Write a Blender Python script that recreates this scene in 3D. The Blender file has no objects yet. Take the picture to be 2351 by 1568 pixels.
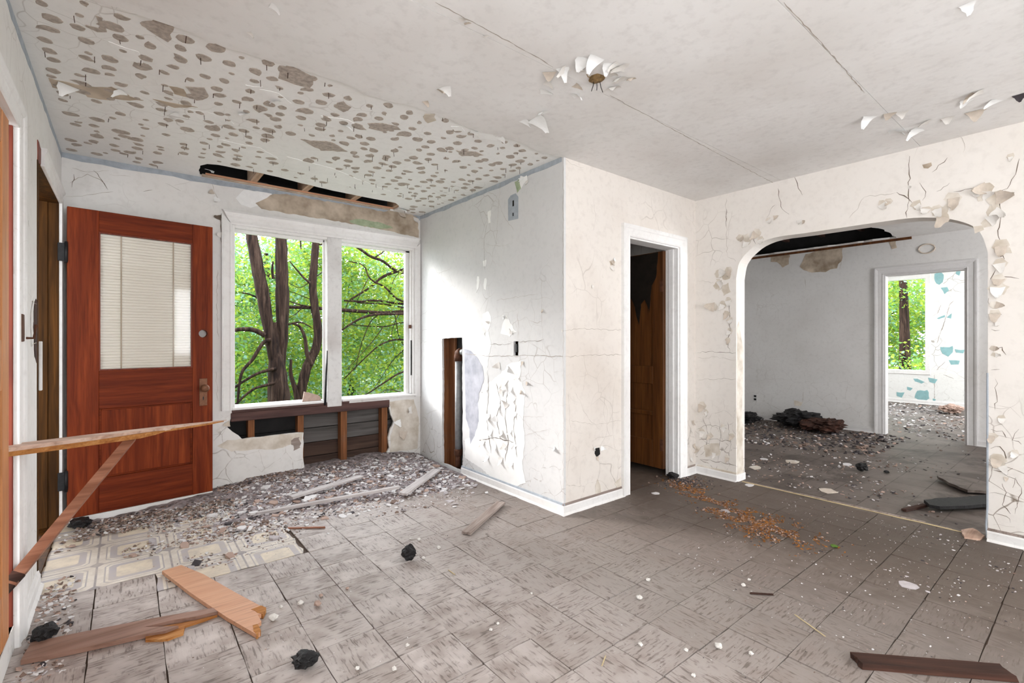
import bpy, bmesh, math, random
import numpy as np
from mathutils import Vector, Matrix, noise
from mathutils.geometry import tessellate_polygon

random.seed(7)
rng = np.random.default_rng(7)
C = bpy.context.scene.collection
SC = bpy.context.scene

# ------------------------------------------------------------------ camera, sky, exposure
IW, IH = 2351, 1568
FPX, CXP, YH, CAMH = 1101.22, 1175.5, 779.0, 1.2
YAW = math.radians(38.803)
FWD = Vector((math.sin(YAW), math.cos(YAW), 0)); RGT = Vector((math.cos(YAW), -math.sin(YAW), 0)); UP = Vector((0, 0, 1))
CAM = Vector((0, 0, CAMH))
cd = bpy.data.cameras.new('camera'); cam = bpy.data.objects.new('camera', cd); C.objects.link(cam)
cam.location = CAM; cam.rotation_euler = (math.pi/2, 0, -YAW)
cd.sensor_fit = 'HORIZONTAL'; cd.sensor_width = 36; cd.lens = 36*FPX/IW
cd.shift_y = (IH/2 - YH)/IW*-1.0
cd.clip_start = 0.02; cd.clip_end = 200
SC.camera = cam
SC.view_settings.view_transform = 'Standard'; SC.view_settings.look = 'None'
SC.view_settings.exposure = 0.0; SC.view_settings.gamma = 1.0
SC.view_settings.use_curve_mapping = False
SC.cycles.max_bounces = 6; SC.cycles.diffuse_bounces = 4; SC.cycles.glossy_bounces = 2; SC.cycles.transmission_bounces = 2; SC.cycles.transparent_max_bounces = 12

SKY = 8.6
w = bpy.data.worlds.new('World'); SC.world = w; w.use_nodes = True
wn = w.node_tree.nodes; bgn = wn['Background']
bgn.inputs[0].default_value = (0.90, 0.95, 1.0, 1); bgn.inputs[1].default_value = SKY

def area(name, loc, size, power, direction, col=(1, 1, 1), portal=False):
    l = bpy.data.lights.new(name, 'AREA'); l.shape = 'RECTANGLE'; l.size, l.size_y = size
    l.energy = power; l.color = col
    o = bpy.data.objects.new(name, l); C.objects.link(o); o.location = loc
    o.rotation_euler = Vector(direction).to_track_quat('-Z', 'Y').to_euler()
    if portal: l.cycles.is_portal = True
    return o
# hazy low sun beyond the trees, slanting in through the window
sl = bpy.data.lights.new('sun', 'SUN'); sl.energy = 4.6; sl.angle = math.radians(16); sl.color = (1.0, 0.97, 0.95)
so = bpy.data.objects.new('sun', sl); C.objects.link(so)
so.rotation_euler = Vector((0.50*0.93, -0.866*0.93, -0.36)).to_track_quat('-Z', 'Y').to_euler()
# fill lamps in three windows added behind the camera; side one stands for flash
area('fill_lamp_rear', (0.75, -2.28, 1.55), (1.0, 1.2), 29, (0, 1, -0.02), (1.0, 0.975, 0.95))
area('fill_lamp_rear', (2.85, -2.28, 1.55), (1.0, 1.2), 18, (0, 1, -0.02), (1.0, 0.975, 0.95))
area('fill_lamp_side', (-0.40, -0.30, 1.55), (1.0, 1.2), 24, (1, 0, -0.02), (1.0, 0.98, 0.96))
# beyond the arch: bedroom daylight, and a fill lamp added in the middle room
area('daylight_bedroom_window', (9.6, -0.28, 1.5), (1.4, 1.3), 80, (0, 1, 0), (1, 1, 1))
area('fill_lamp_middle', (5.7, -2.28, 1.5), (1.0, 1.2), 85, (0, 1, 0), (1, 1, 1))
# openings through which the sky lights the rooms
area('portal_window', (1.46, 4.55, 1.38), (1.6, 1.46), 1, (0, -1, 0), portal=True)
area('portal_bedroom', (11.66, 2.4, 1.5), (0.8, 1.8), 1, (-1, 0, 0), portal=True)

# ------------------------------------------------------------------ room planes
XL, XB, YB, XC, YW, HC = -0.337, 2.325, 2.328, 3.991, 4.38, 2.45
XM, XF = 7.45, 11.5          # far wall of the middle room, far wall of the bedroom
YR = -2.2                    # rear wall behind the camera
def ray(x, y): return FWD + RGT*((x-CXP)/FPX) + UP*((YH-y)/FPX)
def onz(x, y, z=0.0): d = ray(x, y); return CAM + d*((z-CAMH)/d.z)
def onx(x, y, X): d = ray(x, y); return CAM + d*(X/d.x)
def ony(x, y, Y): d = ray(x, y); return CAM + d*(Y/d.y)
def proj(p):
    q = Vector(p)-CAM; dz = q.dot(FWD)
    if dz < 0.05: return None
    return CXP+FPX*q.dot(RGT)/dz, YH-FPX*q.z/dz
# wall frames: (s, t, d) = (along the wall, up, out into the room)
def F_left(s, t, d=0): return Vector((XL+d, s, t))
def F_win(s, t, d=0): return Vector((s, YW-d, t))
def F_bump(s, t, d=0): return Vector((XB-d, s, t))
def F_clos(s, t, d=0): return Vector((s, YB-d, t))
def F_arch(s, t, d=0): return Vector((XC-d, s, t))
def F_mid(s, t, d=0): return Vector((XM-d, s, t))
def F_far(s, t, d=0): return Vector((XF-d, s, t))
def F_ceil(s, t, d=0): return Vector((s, t, HC-d))
def F_floor(s, t, d=0): return Vector((s, t, d))
def st_left(x, y): p = onx(x, y, XL); return (p.y, p.z)
def st_win(x, y): p = ony(x, y, YW); return (p.x, p.z)
def st_bump(x, y): p = onx(x, y, XB); return (p.y, p.z)
def st_clos(x, y): p = ony(x, y, YB); return (p.x, p.z)
def st_arch(x, y): p = onx(x, y, XC); return (p.y, p.z)
def st_mid(x, y): p = onx(x, y, XM); return (p.y, p.z)
def st_far(x, y): p = onx(x, y, XF); return (p.y, p.z)
def st_ceil(x, y): p = onz(x, y, HC); return (p.x, p.y)
def st_floor(x, y): p = onz(x, y, 0); return (p.x, p.y)

# ------------------------------------------------------------------ object helpers
def link(name, me, mats=None, parent=None):
    o = bpy.data.objects.new(name, me); C.objects.link(o)
    if mats is not None:
        for m in (mats if isinstance(mats, (list, tuple)) else [mats]): me.materials.append(m)
    if parent is not None: o.parent = parent
    return o
def mesh_from(name, vs, fs, smooth=False):
    me = bpy.data.meshes.new(name); me.from_pydata([tuple(v) for v in vs], [], fs); me.update()
    if smooth:
        for p in me.polygons: p.use_smooth = True
    return me
def tag(o, label=None, cat=None, group=None, kind=None):
    if label: o['label'] = label
    if cat: o['category'] = cat
    if group: o['group'] = group
    if kind: o['kind'] = kind
    return o
def empty(name, loc=(0, 0, 0), rz=0.0):
    o = bpy.data.objects.new(name, None); C.objects.link(o); o.location = loc; o.rotation_euler = (0, 0, rz)
    o.empty_display_size = 0.1
    return o
def fix_normals(me):
    bm = bmesh.new(); bm.from_mesh(me); bmesh.ops.recalc_face_normals(bm, faces=bm.faces[:]); bm.to_mesh(me); bm.free()
def box(name, lo, hi, mat, parent=None, bevel=0.0, jit=0.0, rot=None):
    """bevelled box between two corners (parent space)"""
    bm = bmesh.new(); bmesh.ops.create_cube(bm, size=1.0)
    lo = Vector(lo); hi = Vector(hi); c = (lo+hi)/2; s = hi-lo
    for v in bm.verts: v.co = Vector((v.co.x*s.x, v.co.y*s.y, v.co.z*s.z))
    if bevel > 0: bmesh.ops.bevel(bm, geom=bm.edges[:], offset=bevel, segments=1, affect='EDGES')
    if jit:
        for v in bm.verts: v.co += Vector([random.uniform(-jit, jit) for _ in range(3)])
    me = bpy.data.meshes.new(name); bm.to_mesh(me); bm.free()
    o = link(name, me, mat, parent); o.location = c
    if rot: o.rotation_euler = rot
    return o
def slab(name, outer, holes, fr, th, mat, parent=None, d0=0.0):
    """plate with holes in a wall frame: front at d0, back at d0-th"""
    loops = [outer]+list(holes)
    pts = [p for l in loops for p in l]
    tris = tessellate_polygon([[Vector((p[0], p[1], 0)) for p in l] for l in loops])
    n = len(pts)
    vs = [fr(p[0], p[1], d0) for p in pts]+[fr(p[0], p[1], d0-th) for p in pts]
    fs = [tuple(t) for t in tris]+[tuple(i+n for i in reversed(t)) for t in tris]
    k = 0
    for l in loops:
        m = len(l)
        for i in range(m): a, b = k+i, k+(i+1) % m; fs.append((a, b, b+n, a+n))
        k += m
    me = mesh_from(name, vs, fs); fix_normals(me)
    return link(name, me, mat, parent)
def rect(a, b, c, d): return [(a, c), (b, c), (b, d), (a, d)]
def ragged(pts, amp, step):
    """closed outline with a torn edge"""
    out = []
    n = len(pts)
    for i in range(n):
        a = Vector(pts[i]); b = Vector(pts[(i+1) % n]); L = (b-a).length
        k = max(1, int(L/step))
        for j in range(k):
            p = a.lerp(b, j/k)
            out.append((p.x+random.uniform(-amp, amp), p.y+random.uniform(-amp, amp)))
    return out
NPATCH = 0
def patch(name, pts, fr, mat, parent, d=0.0012, amp=0.006, step=0.02):
    """thin layer of another surface lying on the wall, torn outline"""
    global NPATCH
    NPATCH += 1; d += 0.00035*(NPATCH % 7)
    o = slab(name, ragged(pts, amp, step), [], fr, d, mat, parent, d0=d)
    return o
def sweep(name, profile, path, fr, mat, parent=None, ends=None):
    """straight moulding: profile [(across, depth)], path 2 points (s,t); 'ends' mitre shift per unit across at start/end"""
    (s0, t0), (s1, t1) = path
    dx, dy = s1-s0, t1-t0; L = math.hypot(dx, dy); dx /= L; dy /= L
    nx, ny = -dy, dx
    e0, e1 = ends or (0, 0)
    n = len(profile); vs = []
    for a, d in profile: vs.append(fr(s0+nx*a-dx*a*e0, t0+ny*a-dy*a*e0, d))
    for a, d in profile: vs.append(fr(s1+nx*a+dx*a*e1, t1+ny*a+dy*a*e1, d))
    fs = [(i, (i+1) % n, n+(i+1) % n, n+i) for i in range(n)]+[tuple(range(n)), tuple(range(2*n-1, n-1, -1))]
    me = mesh_from(name, vs, fs); fix_normals(me)
    return link(name, me, mat, parent)
def tube(pts, radii, seg=8, jit=0.0, cap=True):
    """vertices/faces of a tube through points"""
    vs, fs = [], []
    pts = [Vector(p) for p in pts]
    n = len(pts); up = Vector((0.13, 0.21, 0.97))
    for i, p in enumerate(pts):
        t = (pts[min(i+1, n-1)]-pts[max(i-1, 0)]).normalized()
        a = t.cross(up)
        if a.length < 0.05: a = t.cross(Vector((1, 0.2, 0)))
        a.normalize(); b = t.cross(a).normalized()
        r = radii[i] if hasattr(radii, '__len__') else radii
        for k in range(seg):
            an = 2*math.pi*k/seg; rr = r*(1+random.uniform(-jit, jit))
            vs.append(p+a*math.cos(an)*rr+b*math.sin(an)*rr)
    for i in range(n-1):
        for k in range(seg):
            a = i*seg+k; b = i*seg+(k+1) % seg
            fs.append((a, b, b+seg, a+seg))
    if cap: fs.append(tuple(range(seg-1, -1, -1))); fs.append(tuple(range((n-1)*seg, n*seg)))
    return vs, fs
def smooth_path(pts, sub=4):
    """Catmull-Rom through points"""
    P = [Vector(p) for p in pts]; out = []
    for i in range(len(P)-1):
        p0, p1, p2, p3 = P[max(i-1, 0)], P[i], P[i+1], P[min(i+2, len(P)-1)]
        for j in range(sub):
            t = j/sub
            out.append(0.5*((2*p1)+(p2-p0)*t+(2*p0-5*p1+4*p2-p3)*t*t+(3*p1-p0-3*p2+p3)*t*t*t))
    out.append(P[-1]); return out

# ------------------------------------------------------------------ materials
class NT:
    def __init__(s, name, rough=0.8, spec=0.3):
        s.m = bpy.data.materials.new(name); s.m.use_nodes = True
        s.t = s.m.node_tree; s.b = s.t.nodes['Principled BSDF']
        s.b.inputs['Roughness'].default_value = rough; s.b.inputs['Specular IOR Level'].default_value = spec
    def n(s, typ, **kw):
        nd = s.t.nodes.new(typ)
        for k, v in kw.items(): setattr(nd, k, v)
        return nd
    def l(s, a, b): s.t.links.new(a, b)
    def val(s, sock, v):
        if hasattr(v, 'is_linked') or hasattr(v, 'node'): s.l(v, sock)
        else: sock.default_value = v
    def pos(s, obj=False):
        return s.n('ShaderNodeTexCoord').outputs['Object'] if obj else s.n('ShaderNodeNewGeometry').outputs['Position']
    def map(s, v, scale=(1, 1, 1), loc=(0, 0, 0), rot=(0, 0, 0)):
        m = s.n('ShaderNodeMapping'); s.l(v, m.inputs[0]); m.inputs['Scale'].default_value = scale
        m.inputs['Location'].default_value = loc; m.inputs['Rotation'].default_value = rot; return m.outputs[0]
    def noise(s, v, scale=5, detail=4, rough=0.55, dist=0.0):
        m = s.n('ShaderNodeTexNoise'); s.l(v, m.inputs['Vector']); m.inputs['Scale'].default_value = scale
        m.inputs['Detail'].default_value = detail; m.inputs['Roughness'].default_value = rough; m.inputs['Distortion'].default_value = dist
        return m.outputs['Fac']
    def vec_noise(s, v, scale, amt):
        m = s.n('ShaderNodeTexNoise'); s.l(v, m.inputs['Vector']); m.inputs['Scale'].default_value = scale; m.inputs['Detail'].default_value = 1
        a = s.n('ShaderNodeVectorMath', operation='SUBTRACT'); s.l(m.outputs['Color'], a.inputs[0]); a.inputs[1].default_value = (0.5, 0.5, 0.5)
        b = s.n('ShaderNodeVectorMath', operation='SCALE'); s.l(a.outputs[0], b.inputs[0]); b.inputs['Scale'].default_value = amt
        c = s.n('ShaderNodeVectorMath', operation='ADD'); s.l(v, c.inputs[0]); s.l(b.outputs[0], c.inputs[1]); return c.outputs[0]
    def voro_edge(s, v, scale):
        m = s.n('ShaderNodeTexVoronoi', feature='DISTANCE_TO_EDGE'); s.l(v, m.inputs['Vector']); m.inputs['Scale'].default_value = scale
        return m.outputs['Distance']
    def ramp(s, f, stops):
        r = s.n('ShaderNodeValToRGB'); s.l(f, r.inputs[0]); e = r.color_ramp.elements
        while len(e) < len(stops): e.new(0.5)
        for i, (p, c) in enumerate(stops):
            e[i].position = p; e[i].color = c if len(c) == 4 else (*c, 1)
        return r.outputs[0]
    def step(s, f, a, b, lo=0.0, hi=1.0):
        m = s.n('ShaderNodeMapRange'); s.l(f, m.inputs[0]); m.inputs[1].default_value = a; m.inputs[2].default_value = b
        m.inputs[3].default_value = lo; m.inputs[4].default_value = hi; return m.outputs[0]
    def math(s, op, a, b=0.0):
        m = s.n('ShaderNodeMath', operation=op); s.val(m.inputs[0], a); s.val(m.inputs[1], b); return m.outputs[0]
    def mix(s, f, a, b, mode='MIX'):
        m = s.n('ShaderNodeMix', data_type='RGBA', blend_type=mode); s.val(m.inputs['Factor'], f)
        for k, v in ((6, a), (7, b)):
            if isinstance(v, tuple): m.inputs[k].default_value = v if len(v) == 4 else (*v, 1)
            else: s.l(v, m.inputs[k])
        return m.outputs[2]
    def col(s, c):
        if isinstance(c, tuple): s.b.inputs['Base Color'].default_value = c if len(c) == 4 else (*c, 1)
        else: s.l(c, s.b.inputs['Base Color'])
        return s
    def bump(s, h, strength=0.3, dist=0.01):
        b = s.n('ShaderNodeBump'); b.inputs['Strength'].default_value = strength; b.inputs['Distance'].default_value = dist
        s.l(h, b.inputs['Height']); s.l(b.outputs[0], s.b.inputs['Normal']); return s
    def sep(s, v):
        m = s.n('ShaderNodeSeparateXYZ'); s.l(v, m.inputs[0]); return m.outputs
    def rnd(s): return s.n('ShaderNodeObjectInfo').outputs['Random']

def m_paint(name, base, stain, crack=0.5, cscale=7.0, low=0.0, dirt=0.5, obj=False):
    """old wall paint: blotches, hairline cracks, more of them near the floor when low > 0"""
    n = NT(name, 0.75, 0.25); p = n.pos(obj)
    big = n.noise(p, 1.6, 2, 0.6); fine = n.noise(p, 22, 2, 0.65)
    c = n.mix(n.step(big, 0.42, 0.75, 0, dirt), base, stain)
    c = n.mix(n.step(fine, 0.5, 0.8, 0, 0.25*dirt+0.08), c, tuple(x*0.70 for x in stain))
    if crack > 0:
        e = n.step(n.voro_edge(n.vec_noise(p, 5.0, 0.16), cscale*0.8), 0.0, 0.018, 1, 0)
        m = n.step(n.noise(n.map(p, loc=(3, 1, 7)), 1.5, 1), 0.52, 0.66, 0, crack)
        if low > 0: m = n.math('ADD', m, n.math('MULTIPLY', n.step(n.sep(p)[2], 0.75, 0.1, 0, low), n.step(fine, 0.40, 0.55)))
        c = n.mix(n.math('MULTIPLY', e, n.math('MINIMUM', m, 1.0)), c, (0.25, 0.20, 0.16))
    n.col(c)
    n.bump(n.noise(p, 34, 0), 0.22, 0.004)
    return n.m
def m_wood(name, c1, c2, c3=None, axis=0, scale=1.0, rough=0.55, spec=0.3, dirt=0.0, obj=True):
    n = NT(name, rough, spec); p = n.pos(obj)
    sc = [26*scale]*3; sc[axis] = 1.6*scale
    g = n.noise(n.map(p, tuple(sc)), 1.0, 3, 0.62, 0.6)
    g2 = n.noise(n.map(p, tuple(x*3.2 for x in sc)), 1.0, 2, 0.6)
    c = n.ramp(g, [(0.30, c1), (0.55, c2), (0.75, c3 or c2)])
    c = n.mix(n.step(g2, 0.5, 0.75, 0, 0.45), c, tuple(x*0.45 for x in c1))
    if dirt: c = n.mix(n.step(n.noise(p, 9, 5, 0.7), 0.5, 0.7, 0, dirt), c, (0.16, 0.12, 0.10))
    n.col(c); n.bump(g2, 0.25, 0.003); return n.m
def m_flat(name, c, rough=0.7, var=0.25, scale=14, metal=0.0, bump=0.15, c2=None, obj=True, spec=0.3):
    n = NT(name, rough, spec); p = n.pos(obj); f = n.noise(p, scale, 3, 0.6)
    n.col(n.ramp(f, [(0.30, tuple(x*(1-var) for x in c)), (0.7, c2 or c)])); n.b.inputs['Metallic'].default_value = metal
    n.bump(n.noise(p, scale*5, 1), bump, 0.004); return n.m

M = {}
M['wall'] = m_paint('wall_paint', (0.80, 0.785, 0.765), (0.66, 0.62, 0.58), 0.35, 7, 0.5, 0.45)
M['wall_bump'] = m_paint('wall_paint_chase', (0.70, 0.695, 0.69), (0.56, 0.555, 0.56), 0.45, 8, 0.6, 0.4)
M['wall_arch'] = m_paint('wall_paint_crazed', (0.80, 0.76, 0.715), (0.68, 0.62, 0.56), 0.75, 8, 1.0, 0.4)
M['wall_clos'] = m_paint('wall_paint_beige', (0.78, 0.73, 0.68), (0.63, 0.56, 0.50), 0.35, 6, 0.3, 0.6)
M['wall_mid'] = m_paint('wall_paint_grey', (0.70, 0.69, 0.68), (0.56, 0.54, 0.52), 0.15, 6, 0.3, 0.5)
M['wall_far'] = m_paint('wall_paint_bedroom', (0.84, 0.84, 0.82), (0.72, 0.71, 0.68), 0.7, 6, 0.4, 0.35)
M['ceil'] = m_paint('ceiling_paint', (0.83, 0.815, 0.80), (0.70, 0.665, 0.635), 0.0, 5, 0.0, 0.7)
M['ceil_lath'] = m_paint('ceiling_lath_board', (0.89, 0.885, 0.87), (0.78, 0.75, 0.72), 0.4, 9, 0.0, 0.3)
M['trim'] = m_paint('trim_gloss_paint', (0.84, 0.83, 0.82), (0.66, 0.62, 0.59), 0.15, 14, 0.0, 0.5)
M['trim_dirty'] = m_paint('trim_dirty_paint', (0.74, 0.73, 0.72), (0.48, 0.44, 0.42), 0.0, 14, 0.0, 1.0)
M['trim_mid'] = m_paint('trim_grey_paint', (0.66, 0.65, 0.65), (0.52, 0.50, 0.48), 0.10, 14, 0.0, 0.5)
M['bare'] = m_flat('bare_white_plaster', (0.93, 0.925, 0.91), 0.85, 0.07, 9, obj=False)
M['bare_brown'] = m_flat('bare_brown_plaster', (0.52, 0.40, 0.29), 0.9, 0.45, 6, c2=(0.66, 0.56, 0.45), obj=False)
M['bare_beige'] = m_flat('bare_beige_plaster', (0.72, 0.62, 0.50), 0.9, 0.28, 8, c2=(0.80, 0.75, 0.68), obj=False)
M['bare_green'] = m_flat('old_green_paint', (0.36, 0.44, 0.27), 0.85, 0.25, 16, c2=(0.46, 0.52, 0.36), obj=False)
M['bluegrey'] = m_flat('old_blue_grey_paint', (0.43, 0.47, 0.52), 0.8, 0.25, 20, obj=False)
M['turquoise'] = m_flat('old_turquoise_paint', (0.30, 0.52, 0.54), 0.8, 0.2, 14, obj=False)
M['lav'] = m_flat('old_lavender_grey_paint', (0.44, 0.45, 0.52), 0.8, 0.25, 7, c2=(0.56, 0.565, 0.62), obj=False)
M['paper'] = m_flat('brown_lath_paper', (0.46, 0.395, 0.345), 0.9, 0.30, 45, c2=(0.56, 0.49, 0.43), obj=False)
M['flake'] = m_flat('paint_flake', (0.82, 0.79, 0.75), 0.7, 0.10, 30)
M['flake_tan'] = m_flat('paint_flake_tan', (0.66, 0.575, 0.49), 0.8, 0.2, 30)
M['flake_white'] = m_flat('paint_flake_white', (0.92, 0.92, 0.91), 0.7, 0.06, 30)
M['crack'] = m_flat('crack_shade_dark', (0.20, 0.155, 0.12), 0.95, 0.3, 30)  # dark ribbon colour painted for the shade down in the cracks
M['crack_soft'] = m_flat('crack_shade_pale', (0.47, 0.41, 0.36), 0.95, 0.2, 30)
M['dark'] = m_flat('void_shade_black', (0.020, 0.019, 0.019), 0.95, 0.4, 8)  # near-black painted for the shade in voids, cavities and holes
M['char'] = m_flat('charcoal', (0.018, 0.017, 0.018), 0.6, 0.5, 40, bump=0.6)
M['burnt'] = m_flat('burnt_varnish', (0.016, 0.011, 0.008), 0.5, 0.5, 20)
M['wood_door'] = m_wood('door_varnished_wood', (0.115, 0.016, 0.004), (0.200, 0.034, 0.008), (0.285, 0.056, 0.013), 2, 1.0, 0.5, 0.12)
M['wood_door_h'] = m_wood('door_varnished_rail', (0.10, 0.014, 0.004), (0.175, 0.029, 0.007), (0.245, 0.046, 0.011), 0, 1.0, 0.5, 0.12)
M['wood_closet'] = m_wood('closet_door_wood', (0.050, 0.016, 0.004), (0.105, 0.036, 0.008), (0.15, 0.055, 0.013), 2, 0.8, 0.5, 0.3)
M['wood_orange'] = m_wood('orange_varnished_wood', (0.50, 0.20, 0.07), (0.62, 0.27, 0.11), (0.70, 0.34, 0.15), 2, 0.8, 0.45, 0.3)
M['wood_red'] = m_wood('dark_red_wood', (0.10, 0.016, 0.008), (0.20, 0.035, 0.014), (0.26, 0.05, 0.02), 2, 0.8, 0.5, 0.3)
M['jamb'] = m_wood('brown_jamb_wood', (0.028, 0.012, 0.003), (0.075, 0.030, 0.006), (0.14, 0.055, 0.010), 2, 0.9, 0.6, 0.1)
M['stud'] = m_wood('framing_wood', (0.12, 0.045, 0.018), (0.22, 0.088, 0.036), (0.29, 0.125, 0.052), 2, 0.8, 0.75, 0.2, 0.3)
M['joist'] = m_wood('joist_wood', (0.34, 0.21, 0.13), (0.52, 0.36, 0.25), (0.62, 0.46, 0.34), 1, 0.8, 0.8, 0.2)
M['sheath'] = m_wood('sheathing_grey', (0.055, 0.05, 0.047), (0.115, 0.105, 0.10), (0.17, 0.16, 0.155), 0, 0.5, 0.85, 0.2)
M['sheath2'] = m_wood('sheathing_brown', (0.035, 0.022, 0.018), (0.075, 0.046, 0.035), (0.125, 0.076, 0.058), 0, 0.5, 0.85, 0.2)
M['sillwood'] = m_wood('rough_sill_wood', (0.05, 0.026, 0.024), (0.10, 0.052, 0.046), (0.16, 0.085, 0.07), 0, 0.7, 0.7, 0.25)
M['lath_grey'] = m_wood('weathered_lath', (0.40, 0.36, 0.35), (0.54, 0.50, 0.49), (0.64, 0.60, 0.59), 0, 0.9, 0.85, 0.2)
M['lath_brown'] = m_wood('weathered_brown_lath', (0.20, 0.15, 0.13), (0.33, 0.27, 0.24), (0.42, 0.36, 0.33), 0, 0.9, 0.8, 0.2)
M['plank_brown'] = m_wood('stained_brown_plank', (0.20, 0.105, 0.07), (0.30, 0.175, 0.13), (0.36, 0.22, 0.17), 0, 0.6, 0.55, 0.3)
M['plank_peach'] = m_wood('peach_board', (0.56, 0.29, 0.17), (0.60, 0.325, 0.195), (0.64, 0.36, 0.22), 0, 0.9, 0.55, 0.3)
M['plank_pale'] = m_wood('pale_broken_board', (0.46, 0.29, 0.21), (0.62, 0.44, 0.35), (0.70, 0.55, 0.46), 0, 0.7, 0.65, 0.25)
M['splinter'] = m_wood('raw_split_wood', (0.30, 0.11, 0.028), (0.45, 0.20, 0.06), (0.56, 0.29, 0.11), 0, 1.6, 0.8, 0.2)
M['strut'] = m_wood('red_brown_strut', (0.22, 0.085, 0.045), (0.36, 0.155, 0.09), (0.46, 0.22, 0.14), 0, 0.8, 0.5, 0.3)
M['timber_dark'] = m_wood('charred_timber', (0.026, 0.015, 0.012), (0.06, 0.028, 0.020), (0.115, 0.05, 0.034), 0, 0.8, 0.75, 0.2)
M['pipe'] = m_flat('grey_iron_pipe', (0.36, 0.37, 0.38), 0.5, 0.35, 20, 0.3)
M['rust'] = m_flat('rusty_iron', (0.14, 0.06, 0.035), 0.7, 0.5, 30, 0.3)
M['brass'] = m_flat('tarnished_lock_plate', (0.22, 0.10, 0.055), 0.45, 0.4, 40, 0.5)
M['black_iron'] = m_flat('black_hinge_iron', (0.022, 0.022, 0.024), 0.5, 0.4, 40, 0.2)
M['box_metal'] = m_flat('switch_box_metal', (0.36, 0.38, 0.38), 0.5, 0.3, 30, 0.5)
M['black'] = m_flat('black_plastic', (0.012, 0.012, 0.013), 0.5, 0.2, 30)
M['amber'] = m_flat('rusted_fixture', (0.32, 0.20, 0.085), 0.8, 0.6, 50, 0.2, 0.5)
M['blind'] = m_flat('ivory_blind', (0.80, 0.765, 0.68), 0.5, 0.03, 3, bump=0.0)
M['cord'] = m_flat('blind_tape', (0.44, 0.36, 0.27), 0.8, 0.1, 8)
n = NT('thin_glass', 0.05); g = n.n('ShaderNodeBsdfGlossy'); g.inputs['Roughness'].default_value = 0.05
t = n.n('ShaderNodeBsdfTransparent'); mx = n.n('ShaderNodeMixShader'); mx.inputs[0].default_value = 0.022
n.l(t.outputs[0], mx.inputs[1]); n.l(g.outputs[0], mx.inputs[2]); n.l(mx.outputs[0], n.t.nodes['Material Output'].inputs[0]); M['glass'] = n.m
# vinyl tile: worn grain in one direction per tile, per-tile tone
n = NT('worn_floor_tile', 0.6, 0.35); p = n.pos(True); r = n.rnd(); wp = n.pos()
off = n.n('ShaderNodeCombineXYZ'); n.l(n.math('MULTIPLY', r, 37.0), off.inputs[0]); n.l(n.math('MULTIPLY', r, 91.0), off.inputs[1])
va = n.n('ShaderNodeVectorMath', operation='ADD'); n.l(p, va.inputs[0]); n.l(off.outputs[0], va.inputs[1]); q = va.outputs[0]
gr = n.noise(n.map(q, (14, 95, 14)), 1.0, 2, 0.6, 0.0)
cl = n.noise(q, 7.5, 2, 0.65); wc = n.noise(wp, 1.1, 1, 0.6); wc2 = cl
c = n.mix(n.step(cl, 0.35, 0.68), (0.325, 0.272, 0.247), (0.56, 0.505, 0.478))
c = n.mix(n.step(r, 0, 1, 0.0, 0.35), c, (0.27, 0.225, 0.20))
c = n.mix(n.step(wc, 0.45, 0.7, 0, 0.5), c, (0.53, 0.485, 0.458))
sx, sy, sz = n.sep(wp)[:3]
mask = n.step(cl, 0.66, 0.46)
crk = n.math('MULTIPLY', n.step(gr, 0.54, 0.63), mask)
c = n.mix(n.math('MULTIPLY', crk, 0.72), c, (0.125, 0.098, 0.085))
# grime: brown film towards the arch and the closet where feet and water left it
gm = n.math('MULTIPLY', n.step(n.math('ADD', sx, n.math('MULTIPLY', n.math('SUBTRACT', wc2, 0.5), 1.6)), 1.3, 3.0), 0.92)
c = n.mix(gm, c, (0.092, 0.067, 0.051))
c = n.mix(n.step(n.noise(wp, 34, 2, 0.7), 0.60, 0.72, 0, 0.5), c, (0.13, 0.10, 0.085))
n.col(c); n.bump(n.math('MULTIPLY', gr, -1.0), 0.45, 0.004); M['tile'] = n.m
# tile field of the room beyond (too far to pick the tiles apart)
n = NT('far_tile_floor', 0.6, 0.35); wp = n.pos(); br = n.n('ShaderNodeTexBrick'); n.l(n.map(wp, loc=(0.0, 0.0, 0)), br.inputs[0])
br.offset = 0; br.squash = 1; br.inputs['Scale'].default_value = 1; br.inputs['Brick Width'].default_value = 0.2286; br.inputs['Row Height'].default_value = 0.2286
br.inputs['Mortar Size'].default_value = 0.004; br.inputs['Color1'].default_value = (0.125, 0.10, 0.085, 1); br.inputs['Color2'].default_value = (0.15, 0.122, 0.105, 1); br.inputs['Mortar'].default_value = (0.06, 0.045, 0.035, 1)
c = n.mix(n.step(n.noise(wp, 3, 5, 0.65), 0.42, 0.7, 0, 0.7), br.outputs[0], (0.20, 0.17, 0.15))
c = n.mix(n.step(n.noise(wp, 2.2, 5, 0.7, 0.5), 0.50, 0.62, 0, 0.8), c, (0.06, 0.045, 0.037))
n.col(c); n.bump(n.noise(wp, 30, 4), 0.3, 0.006); M['tile_far'] = n.m
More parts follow.
